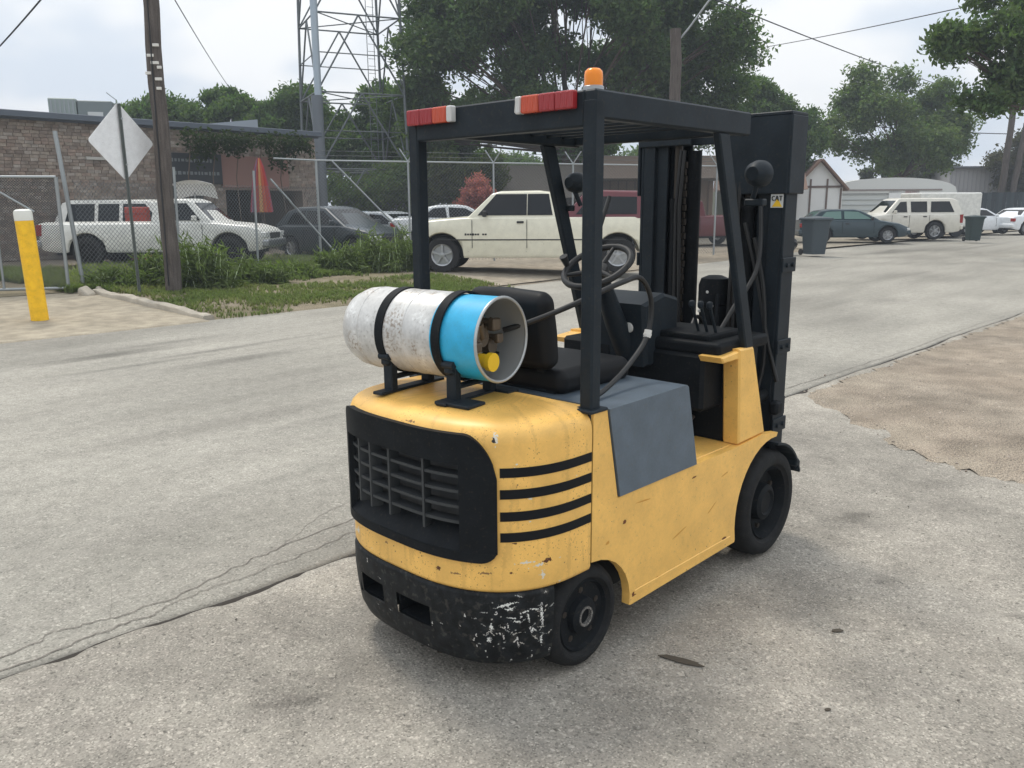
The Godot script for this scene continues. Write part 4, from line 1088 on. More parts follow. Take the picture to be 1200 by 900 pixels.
	var dks := {L = 4.5, W = 1.8, r = 0.34, bot = 0.26, belt = 1.05, paint = dk, wheels = [1.42, -1.32], spokes = 7,
		top = V2([-2.25, 0.98, -1.6, 1.05, 0.85, 1.05, 1.2, 1.03, 1.9, 0.92, 2.2, 0.80, 2.25, 0.55]),
		cabins = [{line = V2([-2.1, 1.0, -1.55, 1.48, -1.1, 1.60, -0.2, 1.62, 0.15, 1.57, 1.15, 1.02]), windows = [P2([-1.5, 1.1, -1.25, 1.42, -0.72, 1.5, -0.7, 1.1]), P2([-0.62, 1.1, -0.62, 1.5, 0.1, 1.48, 0.72, 1.1])]}],
		mirror = Vector2(0.7, 1.14), doors = [0.72, -0.65], handles = [-0.5]}
	car("dark_hatchback", "dark blue grey hatchback turned towards the road behind the fence, right of the white pickup", "car", Vector3(-5.35, 0.14, -26.3), -0.62, dks)
	var silver := paint(S(168, 174, 178), 105)
	var sd := dks.duplicate(); sd.paint = silver
	var sed := {L = 4.7, W = 1.8, r = 0.33, bot = 0.24, belt = 0.96, paint = silver, wheels = [1.45, -1.38], spokes = 7,
		top = V2([-2.35, 0.90, -2.2, 1.0, -1.6, 1.02, 0.85, 0.97, 1.15, 0.95, 1.9, 0.86, 2.3, 0.72, 2.35, 0.5]),
		cabins = [{line = V2([-1.75, 1.0, -1.15, 1.36, -0.8, 1.43, -0.1, 1.44, 0.2, 1.39, 1.12, 0.95]), windows = [P2([-1.3, 1.05, -0.95, 1.33, -0.55, 1.36, -0.5, 1.03]), P2([-0.42, 1.03, -0.44, 1.36, 0.1, 1.33, 0.7, 1.02])]}],
		mirror = Vector2(0.68, 1.03), doors = [0.75, -0.46], handles = [-0.3, -1.2]}
	car("silver_saloon", "silver saloon parked just right of the dark hatchback behind the weeds", "car", Vector3(-4.1, 0.14, -29.4), -0.55, sed)
	var sb := sed.duplicate(); sb.paint = paint(S(122, 138, 152), 106)
	car("blue_grey_saloon", "blue grey saloon at the back of the yard, behind the silver one", "car", Vector3(-5.7, 0.14, -34.2), 0.2, sb)
	var sw := sed.duplicate(); sw.paint = paint(S(214, 218, 220), 107)
	car("pale_saloon", "white saloon behind the bonnet of the cream pickup", "car", Vector3(-1.7, 0.35, -28.6), 0.12, sw)
	var mr := wp.duplicate(); mr.paint = maroon; mr.bumper = M.steel; mr.rimmat = M.rim
	car("maroon_pickup", "maroon pickup on the grass beyond the drive, seen past the forklift mast", "pickup", Vector3(7.35, 0.12, -34.0), PI + 0.35, mr)
	# right side of the road
	var green := paint(S(48, 66, 74), 108)
	var gs := sed.duplicate(); gs.paint = green; gs.L = 4.6
	car("dark_green_coupe", "dark green car parked nose to the white off-roader across the road", "car", Vector3(15.35, 0.06, -38.2), -0.1, {L = 4.7, W = 1.8, r = 0.34, bot = 0.24, belt = 0.98, paint = green, glass = M.glass_green, wheels = [1.42, -1.35], spokes = 7,
		top = V2([-2.35, 0.92, -2.1, 1.0, -1.5, 1.02, 0.85, 0.98, 1.2, 0.96, 1.9, 0.84, 2.3, 0.68, 2.35, 0.5]),
		cabins = [{line = V2([-2.0, 1.0, -1.5, 1.40, -1.1, 1.46, 0.0, 1.46, 0.25, 1.40, 1.12, 0.97]), windows = [P2([-1.55, 1.06, -1.25, 1.36, -0.62, 1.38, -0.60, 1.05]), P2([-0.48, 1.05, -0.48, 1.38, 0.1, 1.36, 0.72, 1.04])]}],
		mirror = Vector2(0.68, 1.06), mirrormat = M.trim, doors = [0.8, -0.55], handles = [-0.35]})
	var wsuv := paint(S(220, 216, 204), 109)
	car("white_off_roader", "white off-roader with dark windows parked across the road behind the dark green car", "car", Vector3(19.0, 0.06, -41.0), PI + 0.05, {L = 5.0, W = 2.0, r = 0.42, bot = 0.34, belt = 1.24, paint = wsuv, wheels = [1.5, -1.15], spokes = 6,
		top = V2([-2.5, 1.22, 1.2, 1.24, 1.45, 1.20, 2.3, 1.10, 2.47, 0.98, 2.5, 0.6]),
		cabins = [{line = V2([-2.46, 1.22, -2.25, 1.85, -2.0, 1.95, 0.5, 1.95, 0.65, 1.90, 1.35, 1.20]), windows = [P2([-2.05, 1.3, -1.85, 1.80, -0.95, 1.80, -0.9, 1.3]), P2([-0.72, 1.3, -0.75, 1.80, 0.05, 1.80, 0.05, 1.3]), P2([0.25, 1.3, 0.25, 1.80, 0.55, 1.78, 0.98, 1.3])]}],
		mirror = Vector2(0.9, 1.32), doors = [1.0, 0.15, -0.82], handles = [0.35, -0.6], tail_y = 1.0, tail_h = 0.42})
	var white3 := paint(S(226, 230, 234), 110)
	var w1 := sed.duplicate(); w1.paint = white3
	car("white_saloon_far", "white saloon far right, nearer one of two in front of the dark board fence", "car", Vector3(26.3, 0.06, -48.0), 0.35, w1, "white cars by the dark fence")
	car("white_saloon_far", "white saloon at the right edge of the photo, beyond the other white saloon", "car", Vector3(29.7, 0.06, -48.6), 0.45, w1, "white cars by the dark fence")
	# box trailer behind the off-roader
	var bt := thing("box_trailer", "plain white box trailer standing behind the white off-roader", "trailer", Vector3(22.6, 0.06, -44.6), 0.1)
	var bx := Mb.new(); bx.rbox(Vector3(0, 1.38, 0), Vector3(3.4, 1.75, 1.9), 0.09); part("trailer_box", bx, white, bt)
	var bw := Mb.new()
	for sx in [-0.5, 0.4]:
		for sz in [-0.95, 0.95]: bw.lathe([Vector2(0.34, -0.1), Vector2(0.34, 0.1), Vector2(0.0, 0.1)], 20, Transform3D(Basis(Vector3.RIGHT, PI / 2 * signf(sz)), Vector3(sx, 0.34, sz)))
	part("trailer_wheels", bw, M.tyre, bt)
	var bf := Mb.new(); bf.box(Vector3(0, 0.45, 0), Vector3(3.6, 0.12, 1.7)); bf.box(Vector3(1.5, 0.2, 0.5), Vector3(0.1, 0.4, 0.1)); bf.box(Vector3(1.5, 0.2, -0.5), Vector3(0.1, 0.4, 0.1)); part("trailer_frame", bf, M.trim, bt)
	# raised white bonnet lid leaning behind the pickup cab
	var lid := Mb.new(); var lr := []
	for i in 9:
		var row := []
		for j in 9:
			var a := i / 8.0; var b := j / 8.0
			row.append(Vector3(-0.6 + 1.25 * a, 0.12 * sin(PI * a) + 0.55 * b - 0.1 * b * b + 0.12 * sin(PI * b), -0.2 + 0.5 * b))
		lr.append(row)
	var bonnet := thing("loose_bonnet", "curved white bonnet propped up behind the cab of the old white pickup", "car bonnet", Vector3(-9.75, 2.0, -26.2), 0.0)
	lid.grid(lr); part("bonnet_skin", lid, M.white_wall, bonnet)
	var rod := Mb.new(); rod.tube([Vector3(0.0, -1.6, -0.1), Vector3(0.0, 0.2, 0.0)], 0.03); part("prop_rod", rod, M.steel, bonnet)
	# load of red crates seen through the wagon window
	var red := thing("red_crate", "red plastic crate standing upright between the pickup bed and the wagon", "crate", Vector3(-11.2, 0.14, -25.35), 0.1)
	var rc := Mb.new(); rc.box(Vector3(0, 0.82, 0), Vector3(0.62, 1.64, 0.4), 0.03); part("crate_shell", rc, mat(S(150, 62, 52), 0.7), red)
	for k in 5:
		var rs := Mb.new(); rs.box(Vector3(0, 0.2 + 0.31 * k, 0.205), Vector3(0.56, 0.05, 0.02)); part("crate_rib", rs, mat(S(128, 50, 44), 0.7), red)
func wheelie_bin(label: String, at: Vector3, turn: float, sc: float, c: Color) -> void:
	var t := thing("wheelie_bin", label, "bin", at, turn, "wheelie bins by the road")
	var m := mat(c, 0.6)
	var b := Mb.new()
	var rows := []
	for q in [[0.05, 0.23, 0.24], [0.5, 0.26, 0.29], [0.92, 0.285, 0.335], [0.93, 0.305, 0.355], [0.985, 0.305, 0.355]]:
		var row := []
		for k in 25:
			var a := TAU * k / 24.0
			row.append(Vector3(signf(cos(a)) * pow(absf(cos(a)), 0.35) * q[1], q[0], signf(sin(a)) * pow(absf(sin(a)), 0.35) * q[2]) * sc)
		rows.append(row)
	b.grid(rows, false, null, null, null, true)
	part("bin_body", b, m, t)
	var l := Mb.new(); l.rbox(Vector3(0, 1.01, 0.0) * sc, Vector3(0.62, 0.07, 0.74) * sc, 0.03 * sc, Basis.IDENTITY, 0.05 * sc); l.box(Vector3(0, 1.0, -0.40) * sc, Vector3(0.5, 0.05, 0.08) * sc, 0.01); part("lid", l, m, t)
	var h := Mb.new(); h.tube([Vector3(-0.2, 0.95, -0.42) * sc, Vector3(0.2, 0.95, -0.42) * sc], 0.018 * sc); part("handle", h, m, t)
	for s in [-1.0, 1.0]:
		var w := Mb.new(); w.lathe([Vector2(0.0, -0.03), Vector2(0.1, -0.03), Vector2(0.1, 0.03), Vector2(0, 0.03)], 18, Transform3D(Basis(Vector3(0, 0, 1), PI / 2), Vector3(0.26 * s, 0.1, -0.25) * sc)); part("bin_wheel", w, M.tyre, t)
# ------------------------------------------------------------------ plants
var leaf_meshes := {}
func leaf_mesh(seed_: int, n: int, long: float, wide: float) -> ArrayMesh:
	var key := "%d_%d_%f_%f" % [seed_, n, long, wide]
	if leaf_meshes.has(key): return leaf_meshes[key]
	var r := RandomNumberGenerator.new(); r.seed = seed_
	var b := Mb.new()
	for k in n:
		var p := Vector3(r.randfn(), r.randfn(), r.randfn()) * 0.36
		var d := Vector3(r.randfn(), r.randfn() - 0.25, r.randfn()).normalized()
		var s := d.cross(Vector3(r.randfn(), r.randfn(), r.randfn())).normalized()
		var nn := d.cross(s).normalized()
		var l := long * r.randf_range(0.7, 1.2); var w := wide * r.randf_range(0.8, 1.2)
		var tip := p + d * l - nn * l * 0.15; var m := p + d * l * 0.45 + nn * l * 0.06
		var g := r.randf_range(0.75, 1.25)
		b.col = Color(g, g, g)
		b.tri(p, m - s * w, tip); b.tri(p, tip, m + s * w)
	leaf_meshes[key] = b.mesh()
	return leaf_meshes[key]
# clumps: [centre, radius (Vector3)] about the foot of the tree; leaves of a clump sit mostly towards its outside
func tree(called: String, label: String, at: Vector3, trunk_r: float, fork: float, clumps: Array, per: int, size: float, tone: Color, seed_: int, group := "", lean := Vector3.ZERO) -> void:
	var t := thing(called, label, "tree", at, 0.0, group)
	var r := RandomNumberGenerator.new(); r.seed = seed_
	var tb := Mb.new()
	var fk := Vector3(0, fork, 0) + lean * fork
	tb.tube(bez([Vector3(0, -0.2, 0), Vector3(0.05, fork * 0.5, 0.03) + lean * fork * 0.4, fk], 6), _taper(13, trunk_r * 1.15, trunk_r * 0.8), 12)
	part("trunk", tb, M.bark, t)
	var lb := Mb.new()
	var xf := []; var cs := []
	var ci := 0
	for c in clumps:
		ci += 1
		var ce: Vector3 = c[0]; var rad: Vector3 = c[1]
		var mid := fk.lerp(ce, 0.5) + Vector3(r.randfn(), r.randf_range(-1.0, 0.4), r.randfn()) * rad.x * 0.25
		var br := trunk_r * r.randf_range(0.13, 0.26)
		if ci % 3 == 0: lb.tube(bez([fk - Vector3(0, fork * 0.08, 0), mid, ce], 4), _taper(9, br, br * 0.22), 6)
		for k in 5:
			var e := ce + Vector3(r.randfn(), r.randfn(), r.randfn()).normalized() * rad * 0.8
			lb.tube([mid.lerp(ce, r.randf()), (ce + e) * 0.5 + Vector3(0, -0.1, 0), e], [br * 0.3, br * 0.2, br * 0.08], 4, false)
		var n := int(per * pow(rad.x * rad.y * rad.z, 0.62))
		var subs := []
		for k in 7: subs.append(ce + Vector3(r.randfn(), r.randfn() * 0.8, r.randfn()).normalized() * rad * r.randf_range(0.45, 0.85))
		for k in n:
			var dv := Vector3(r.randfn(), r.randfn(), r.randfn()).normalized()
			var q: Vector3
			if k % 3 == 0: q = ce + dv * rad * pow(r.randf(), 0.45)
			else: q = subs[k % 7] + dv * rad * 0.50 * pow(r.randf(), 0.5)
			var s := size * r.randf_range(0.7, 1.35)
			xf.append(Transform3D(Basis(Quaternion(Vector3(r.randfn(), r.randfn(), r.randfn()).normalized(), r.randf() * TAU)) * Basis.from_scale(Vector3.ONE * s), q))
			var g := r.randf_range(0.7, 1.3)
			cs.append(Color(tone.r * g * r.randf_range(0.9, 1.15), tone.g * g, tone.b * g * r.randf_range(0.8, 1.1)))
	part("limbs", lb, M.bark, t)
	var mm := MultiMesh.new(); mm.transform_format = MultiMesh.TRANSFORM_3D; mm.use_colors = true
	mm.mesh = leaf_mesh(seed_ % 3, 7, 0.62, 0.16); mm.instance_count = xf.size()
	for k in xf.size(): mm.set_instance_transform(k, xf[k]); mm.set_instance_color(k, cs[k])
	var o := MultiMeshInstance3D.new(); o.multimesh = mm; o.material_override = M.leaf; o.name = "crown"; o.set_meta("kind", "stuff")
	t.add_child(o, true)
func _taper(n: int, a: float, b: float) -> Array:
	var o := []
	for k in n: o.append(lerpf(a, b, float(k) / (n - 1)))
	return o
func blob(ce: Vector3, rad: Vector3, n: int, cr: float, seed_: int, flat := 0.75) -> Array:   # n clumps through an ellipsoid
	var r := RandomNumberGenerator.new(); r.seed = seed_
	var out := []
	for k in n:
		var d := Vector3(r.randfn(), r.randfn(), r.randfn()).normalized()
		var q := ce + d * rad * pow(r.randf(), 0.36)
		var s := cr * r.randf_range(0.7, 1.3)
		out.append([q, Vector3(s, s * flat, s)])
	return out
func scatter(called: String, mesh_: Mesh, m: Material, xf: Array, cs: Array, label: String, cat: String) -> void:
	var mm := MultiMesh.new(); mm.transform_format = MultiMesh.TRANSFORM_3D; mm.use_colors = true
	mm.mesh = mesh_; mm.instance_count = xf.size()
	for k in xf.size(): mm.set_instance_transform(k, xf[k]); mm.set_instance_color(k, cs[k])
	var o := MultiMeshInstance3D.new(); o.multimesh = mm; o.material_override = m; o.name = numbered(self, called)
	add_child(o, true)
	o.set_meta("kind", "stuff"); o.set_meta("label", label); o.set_meta("category", cat)
func plants() -> void:
	var dark := Color(0.130, 0.195, 0.085); var mid := Color(0.135, 0.195, 0.080); var pale := Color(0.17, 0.23, 0.10)
	# the large tree behind the forklift: crown from 440 to 905 px
	var cl := blob(Vector3(0.2, 9.6, 0), Vector3(9.6, 4.4, 5.5), 66, 1.4, 5)
	cl += blob(Vector3(-8.3, 7.0, 0), Vector3(1.9, 2.6, 2.5), 14, 1.1, 6)
	cl += blob(Vector3(6.6, 8.3, 0), Vector3(3.2, 3.0, 3.0), 16, 1.25, 7)
	cl += blob(Vector3(-3.2, 6.2, 0), Vector3(2.2, 1.0, 2.0), 7, 0.95, 8)
	cl += blob(Vector3(0, 13.6, 0), Vector3(7.5, 2.2, 4.5), 24, 1.5, 9)
	tree("broad_oak", "huge dark green tree whose crown spreads above the forklift guard", Vector3(3.2, 0.1, -46), 0.55, 4.8, cl, 165, 0.42, Color(0.145, 0.21, 0.095), 11)
	# trees behind the brick building
	for q in [[-20.6, -50.0, 8.4, 3.0, 21], [-16.0, -51.5, 8.8, 2.7, 22], [-12.6, -53.0, 9.0, 2.3, 23], [-23.6, -53, 7.7, 2.4, 26]]:
		tree("yard_tree", ["round dark tree behind the roof unit of the brick building", "dark tree behind the brick building, right of the leaning pole", "narrow dark tree just left of the lattice tower", "low dark tree behind the building, furthest left of its row"][[21, 22, 23, 26].find(q[4])], Vector3(q[0], 0.1, q[1]), 0.3, 3.2, blob(Vector3(0, q[2] - 2.6, 0), Vector3(q[3], 1.9, q[3] * 0.8), 20, 1.1, q[4]), 300, 0.42, dark, q[4], "trees behind the brick building")
	# behind the lattice tower and the yard
	tree("tower_tree", "dark tree filling the gap between lattice tower and forklift guard", Vector3(-7.6, 0.1, -52), 0.3, 2.6, blob(Vector3(0.4, 4.9, 0), Vector3(3.6, 3.6, 2.5), 34, 1.15, 31), 300, 0.42, dark, 31)
	tree("hedge_tree", "low leafy bush behind the parked saloons under the tower", Vector3(-6.2, 0.1, -43), 0.16, 1.2, blob(Vector3(0, 2.4, 0), Vector3(3.2, 1.3, 1.2), 20, 0.8, 32), 320, 0.36, mid, 32)
	tree("hedge_tree", "pale green bush behind the white saloon in the yard", Vector3(-1.9, 0.1, -41), 0.16, 1.4, blob(Vector3(0, 2.9, 0), Vector3(2.0, 1.1, 1.0), 12, 0.75, 33), 320, 0.36, Color(0.10, 0.12, 0.05), 33)
	tree("yard_tree", "loose tree seen under the near end of the guard roof", Vector3(-3.4, 0.1, -56), 0.25, 3.0, blob(Vector3(0, 5.2, 0), Vector3(3.2, 1.9, 2.0), 14, 1.0, 34), 220, 0.42, mid, 34)
	tree("yard_tree", "olive tree seen between the guard leg and the right rear post", Vector3(4.9, 0.1, -58), 0.25, 3.0, blob(Vector3(0, 5.4, 0), Vector3(2.2, 1.7, 2.0), 12, 0.95, 35), 260, 0.42, mid, 35)
	tree("house_tree", "bushy tree behind the mast, beside the timbered house", Vector3(15.9, 0.1, -54), 0.3, 2.6, blob(Vector3(0.6, 5.2, 0), Vector3(2.6, 2.6, 2.0), 26, 1.0, 36) + blob(Vector3(-0.4, 7.6, 0), Vector3(1.5, 1.3, 1.0), 9, 0.8, 37), 300, 0.40, dark, 36)
	# right: open pale tree, then low trees
	tree("open_tree", "tall loose pale green tree standing beyond the long white building", Vector3(27.4, 0.1, -60), 0.34, 3.6, blob(Vector3(-1.2, 7.4, 0), Vector3(4.9, 3.6, 3.0), 34, 1.05, 41) + blob(Vector3(3.0, 6.0, 0), Vector3(2.3, 1.8, 2.0), 10, 0.95, 42), 175, 0.42, pale, 41)
	tree("low_tree", "low olive tree over the dark board fence, left of the pair of poles", Vector3(35.5, 0.1, -77), 0.25, 2.0, blob(Vector3(0, 4.4, 0), Vector3(4.2, 1.7, 2.0), 22, 1.1, 43), 260, 0.42, Color(0.085, 0.095, 0.045), 43)
	tree("low_tree", "brownish olive tree at the right edge behind the pair of poles", Vector3(43.5, 0.1, -70), 0.25, 2.0, blob(Vector3(0, 4.6, 0), Vector3(4.0, 2.0, 2.0), 22, 1.1, 44), 260, 0.42, Color(0.10, 0.09, 0.05), 44)
	tree("near_tree", "near tree reaching into the top right corner with drooping leafy branches", Vector3(19.3, 0.1, -28.5), 0.34, 4.0, blob(Vector3(-0.6, 8.2, 0), Vector3(3.6, 2.6, 2.6), 34, 0.95, 45) + blob(Vector3(-4.3, 6.8, 0.2), Vector3(1.2, 0.7, 0.8), 7, 0.55, 46) + blob(Vector3(-3.2, 5.3, 0.2), Vector3(1.5, 0.7, 0.8), 8, 0.6, 47), 300, 0.30, dark, 45)
	for q in [[-38.0, -66.0, 51], [-30.0, -70.0, 52], [14, -82, 53], [52, -84, 54], [64, -80, 55], [-2, -84, 56]]:
		tree("far_tree", ["far tree hidden low behind the left end of the brick building", "far tree behind the brick building roof", "far tree in the background past the mast", "far tree at the right end of the road", "farthest tree on the right behind the grey shed", "far tree in the background behind the yard"][q[2] - 51], Vector3(q[0], 0, q[1]), 0.3, 2.5, blob(Vector3(0, 4.6, 0), Vector3(5.5, 2.4, 3.0), 18, 1.5, q[2]), 160, 0.6, mid, q[2], "far trees")
	# pink flowering bush: blossom petals in place of most leaves
	tree("flowering_bush", "pink flowering bush behind the white saloon in the yard", Vector3(-1.05, 0.15, -33.0), 0.05, 0.9, blob(Vector3(0, 1.85, 0), Vector3(0.95, 0.65, 0.6), 12, 0.42, 57), 900, 0.16, Color(0.52, 0.19, 0.215), 57)
	# weeds at the fence
	var weeds := [[-7.9, -16.9, 0.40, 0.45, 61, "leafy weed clump at the corner post where the kerb starts"], [-7.05, -17.4, 0.60, 1.0, 62, "tall weeds at the foot of the back of the diamond sign"], [-6.25, -16.7, 0.55, 1.1, 63, "thick tall weeds around the base of the leaning wooden pole"], [-5.45, -17.9, 0.5, 0.55, 64, "weeds just right of the leaning wooden pole"], [-4.25, -20.6, 0.42, 0.75, 65, "small dark weeds below the dark hatchback"], [-3.2, -21.2, 0.75, 1.25, 66, "tallest bushy weeds left of the forklift guard post"], [-2.5, -21.8, 0.5, 1.0, 68, "weeds half hidden behind the far guard post of the forklift"], [-5.0, -19.4, 0.3, 0.35, 67, "small weeds under the front bumper of the old white pickup"]]
	for w in weeds:
		var t := thing("weed_clump", w[5], "weeds", Vector3(w[0], 0.08, w[1]), 0.0, "weeds along the fence")
		var r := RandomNumberGenerator.new(); r.seed = w[4]
		var st := Mb.new(); var xf := []; var cs := []
		for k in 40:
			var a := r.randf() * TAU; var rad: float = w[2] * sqrt(r.randf())
			var p := Vector3(cos(a) * rad * 1.2, 0, sin(a) * rad * 0.7)
			var hh: float = w[3] * r.randf_range(0.35, 1.2) * (1.0 - 0.4 * rad / w[2])
			var tip := p + Vector3(r.randfn() * 0.16, hh, r.randfn() * 0.12)
			st.tube([p, (p + tip) * 0.5 + Vector3(r.randfn() * 0.04, 0.05, 0), tip], [0.008, 0.006, 0.002], 4, false)
			for j in 13:
				var q := p.lerp(tip, r.randf_range(0.08, 1.0)) + Vector3(r.randfn(), r.randfn() * 0.5, r.randfn()) * 0.06
				xf.append(Transform3D(Basis(Quaternion(Vector3(r.randfn(), r.randfn(), r.randfn()).normalized(), r.randf() * TAU)) * Basis.from_scale(Vector3.ONE * r.randf_range(0.10, 0.26)), q))
				var g := r.randf_range(0.7, 1.35)
				cs.append(Color(0.18 * g, 0.225 * g, 0.095 * g))
		part("stems", st, M.leaf, t)
		var mm := MultiMesh.new(); mm.transform_format = MultiMesh.TRANSFORM_3D; mm.use_colors = true; mm.mesh = leaf_mesh(7, 6, 0.95, 0.09); mm.instance_count = xf.size()
		for k in xf.size(): mm.set_instance_transform(k, xf[k]); mm.set_instance_color(k, cs[k])
		var o := MultiMeshInstance3D.new(); o.multimesh = mm; o.material_override = M.leaf; o.name = "leaves"; o.set_meta("kind", "stuff"); t.add_child(o, true)
	# verge grass: tufts thinning out towards road and gravel strip
	var tb := Mb.new()
	var r2 := RandomNumberGenerator.new(); r2.seed = 71
	for k in 11:
		var a := r2.randf() * TAU; var l := r2.randf_range(0.5, 1.0); var o := Vector3(cos(a), 0, sin(a)); var s := Vector3(-o.z, 0, o.x) * 0.045
		var p := o * 0.12 * r2.randf(); var m := p + o * 0.12 * l + Vector3.UP * l * 0.6; var tip := p + o * 0.42 * l + Vector3.UP * l
		var g := r2.randf_range(0.8, 1.2); tb.col = Color(g, g, g)
		tb.tri(p - s, p + s, m + s * 0.7); tb.tri(p - s, m + s * 0.7, m - s * 0.7); tb.tri(m - s * 0.7, m + s * 0.7, tip)
	var tuft := tb.mesh()
	var nz := FastNoiseLite.new(); nz.seed = 9; nz.frequency = 0.55; nz.fractal_octaves = 3
	var xf := []; var cs := []
	while xf.size() < 26000:
		var s := r2.randf_range(4.9, 15.5); var w := r2.randf_range(9.0, 21.0)
		var p := sw(s, w)
		if s < 5.5 and w < 14.0: continue
		if s > 12.2 + 0.12 * (w - 9.0) and w < 16.0: continue
		if p.x > 0.5: continue
		var d := nz.get_noise_2d(p.x, p.z)
		var cover := 0.6 + d * 0.95
		if w < 9.5: cover = 0.25 + d
		if w > 12.0 and w < 13.5 and s > 8.2: cover = d * 0.6 - 0.12
		if w > 16.5: cover -= 0.25
		if r2.randf() > cover: continue
		p.y = yard_y(w)
		var tall := r2.randf_range(0.05, 0.11) * (1.0 + clampf(w - 12.5, 0, 2.0) * 0.7)
		xf.append(Transform3D(Basis(Vector3.UP, r2.randf() * TAU) * Basis.from_scale(Vector3(tall * 1.2, tall, tall * 1.2)), p))
		var g := r2.randf_range(0.75, 1.3); var dry := clampf(0.25 - d + r2.randf_range(-0.3, 0.4), 0, 1) * 0.5
		cs.append(Color(0.19 * g, 0.235 * g, 0.09 * g).lerp(Color(0.40, 0.34, 0.21) * g, dry))
	scatter("verge_grass", tuft, M.grass, xf, cs, "short patchy grass on the verge between the road and the chain link fence", "grass")
	# loose stones on the bare ground at the right
	var pb := Mb.new(); pb.rbox(Vector3.ZERO, Vector3(1.0, 0.6, 0.8), 0.3)
	var gxf := []; var gcs := []
	for k in 5200:
		var u := r2.randf(); var v := r2.randf()
		var p := Vector3(lerpf(2.7, 9.5, pow(u, 1.3)), 0, lerpf(-12.5, -4.3, v))
		var e := in_dirt(p.x, p.z)
		if e < -0.10 or (e < 0.12 and r2.randf() > 0.45): continue
		var sz := 0.006 + 0.016 * pow(r2.randf(), 3.0)
		p.y = 0.007 + sz * 0.15
		gxf.append(Transform3D(Basis(Quaternion(Vector3(r2.randfn(), 3.0, r2.randfn()).normalized(), r2.randf() * TAU)) * Basis.from_scale(Vector3.ONE * sz), p))
		var g := r2.randf_range(0.55, 1.25); gcs.append(Color(0.40 * g, 0.34 * g, 0.285 * g))
	var gm := mat(Color.WHITE, 0.9); gm.vertex_color_use_as_albedo = true
	scatter("loose_gravel", pb.mesh(), gm, gxf, gcs, "loose brown gravel scattered on the bare ground right of the forklift", "gravel")
	var hxf := []; var hcs := []
	for k in 1500:
		var s := r2.randf_range(-2.0, 7.0); var w := -0.05 - 4.6 * r2.randf()
		var p := sw(s, w); var sz := 0.003 + 0.008 * pow(r2.randf(), 4.0)
		p.y = 0.003 + sz * 0.25
		hxf.append(Transform3D(Basis(Quaternion(Vector3(r2.randfn(), 3.0, r2.randfn()).normalized(), r2.randf() * TAU)) * Basis.from_scale(Vector3.ONE * sz), p))
		var g := r2.randf_range(0.35, 1.3); hcs.append(Color(0.40 * g, 0.37 * g, 0.32 * g))
	scatter("loose_grit", pb.mesh(), gm, hxf, hcs, "fine loose grit strewn over the forecourt around the forklift", "grit")
# ------------------------------------------------------------------ ground: s runs along the road edge, w across the road from its near edge
const R0 := Vector2(-1.91, -2.78)
const RS := Vector2(0.695, -0.719)
const RW := Vector2(-0.719, -0.695)
func sw(s: float, w: float) -> Vector3:
	var p := R0 + RS * s + RW * w
	return Vector3(p.x, 0, p.y)
func to_sw(x: float, z: float) -> Vector2:
	var d := Vector2(x, z) - R0
	return Vector2(d.dot(RS), d.dot(RW))
func yard_y(w: float) -> float: return lerpf(0.0, 0.13, clampf((w - 9.0) / 3.0, 0, 1))
var gn := FastNoiseLite.new()
var gn2 := FastNoiseLite.new()
func edge_jit(s: float) -> float: return 0.03 * gn.get_noise_1d(s * 60.0) + 0.05 * gn2.get_noise_1d(s * 14.0)
# how far inside the bare patch at the right a point lies (metres, ragged)
func in_dirt(x: float, z: float) -> float:
	var q := to_sw(x, z)
	var a := -q.y - 0.04                                   # below the road edge
	var left := 2.80 + 0.05 * sin(z * 2.0)
	if z > -5.2: left = 2.80 + (z + 5.2) * 1.2
	if z < -6.6: left = minf(left, 2.80 + (-6.6 - z) * 0.06)
	var b := x - left
	if z > -4.9: b = minf(b, (x - 3.0) * 0.18 - (z + 4.9) * 1.0)
	return minf(a, b) + 0.20 * gn.get_noise_2d(x * 55.0, z * 55.0) + 0.16 * gn2.get_noise_2d(x * 120.0, z * 120.0)
# stains: [x, z, half length, half width, angle, darkness]
var stains := [[-0.80, -2.62, 0.17, 0.055, 0.3, 0.38], [1.90, -4.35, 0.16, 0.07, 0.4, 0.35], [1.75, -3.55, 0.10, 0.05, 0.2, 0.28], [1.72, -2.32, 0.09, 0.05, 0.2, 0.42], [2.12, -3.22, 0.16, 0.02, -0.9, 0.4], [1.62, -4.0, 0.22, 0.09, 0.9, 0.16], [1.35, -2.75, 0.30, 0.12, 0.4, 0.12], [2.6, -4.9, 0.25, 0.1, 0.3, 0.16], [0.2, -1.9, 0.28, 0.1, 0.8, 0.16], [-1.3, -2.2, 0.3, 0.12, 0.2, 0.12], [0.9, -2.3, 0.35, 0.16, 0.5, 0.14], [1.5, -2.1, 0.4, 0.2, 0.3, 0.13], [2.6, -3.9, 0.5, 0.2, 0.6, 0.12], [1.9, -5.3, 0.4, 0.14, 0.5, 0.14], [0.3, -2.45, 0.5, 0.25, 0.4, 0.12], [2.45, -2.9, 0.3, 0.16, 0.1, 0.16], [-0.2, -2.2, 0.4, 0.15, 0.3, 0.10],
	[-4.3, -9.9, 1.5, 0.14, 0.25, 0.42], [-3.4, -9.4, 1.1, 0.11, 0.3, 0.38], [-5.0, -10.7, 1.0, 0.12, 0.2, 0.36], [-2.5, -11.2, 1.2, 0.12, 0.5, 0.22], [-2.2, -6.4, 0.7, 0.2, 0.3, 0.12], [-1.7, -5.0, 0.5, 0.16, 0.6, 0.13], [2.2, -10.5, 1.1, 0.16, 0.9, 0.14], [5.0, -14.0, 2.0, 0.3, 0.8, 0.12], [9.0, -20.0, 3.0, 0.4, 0.8, 0.12], [17.0, -33.0, 6.0, 1.2, 0.6, 0.30]]
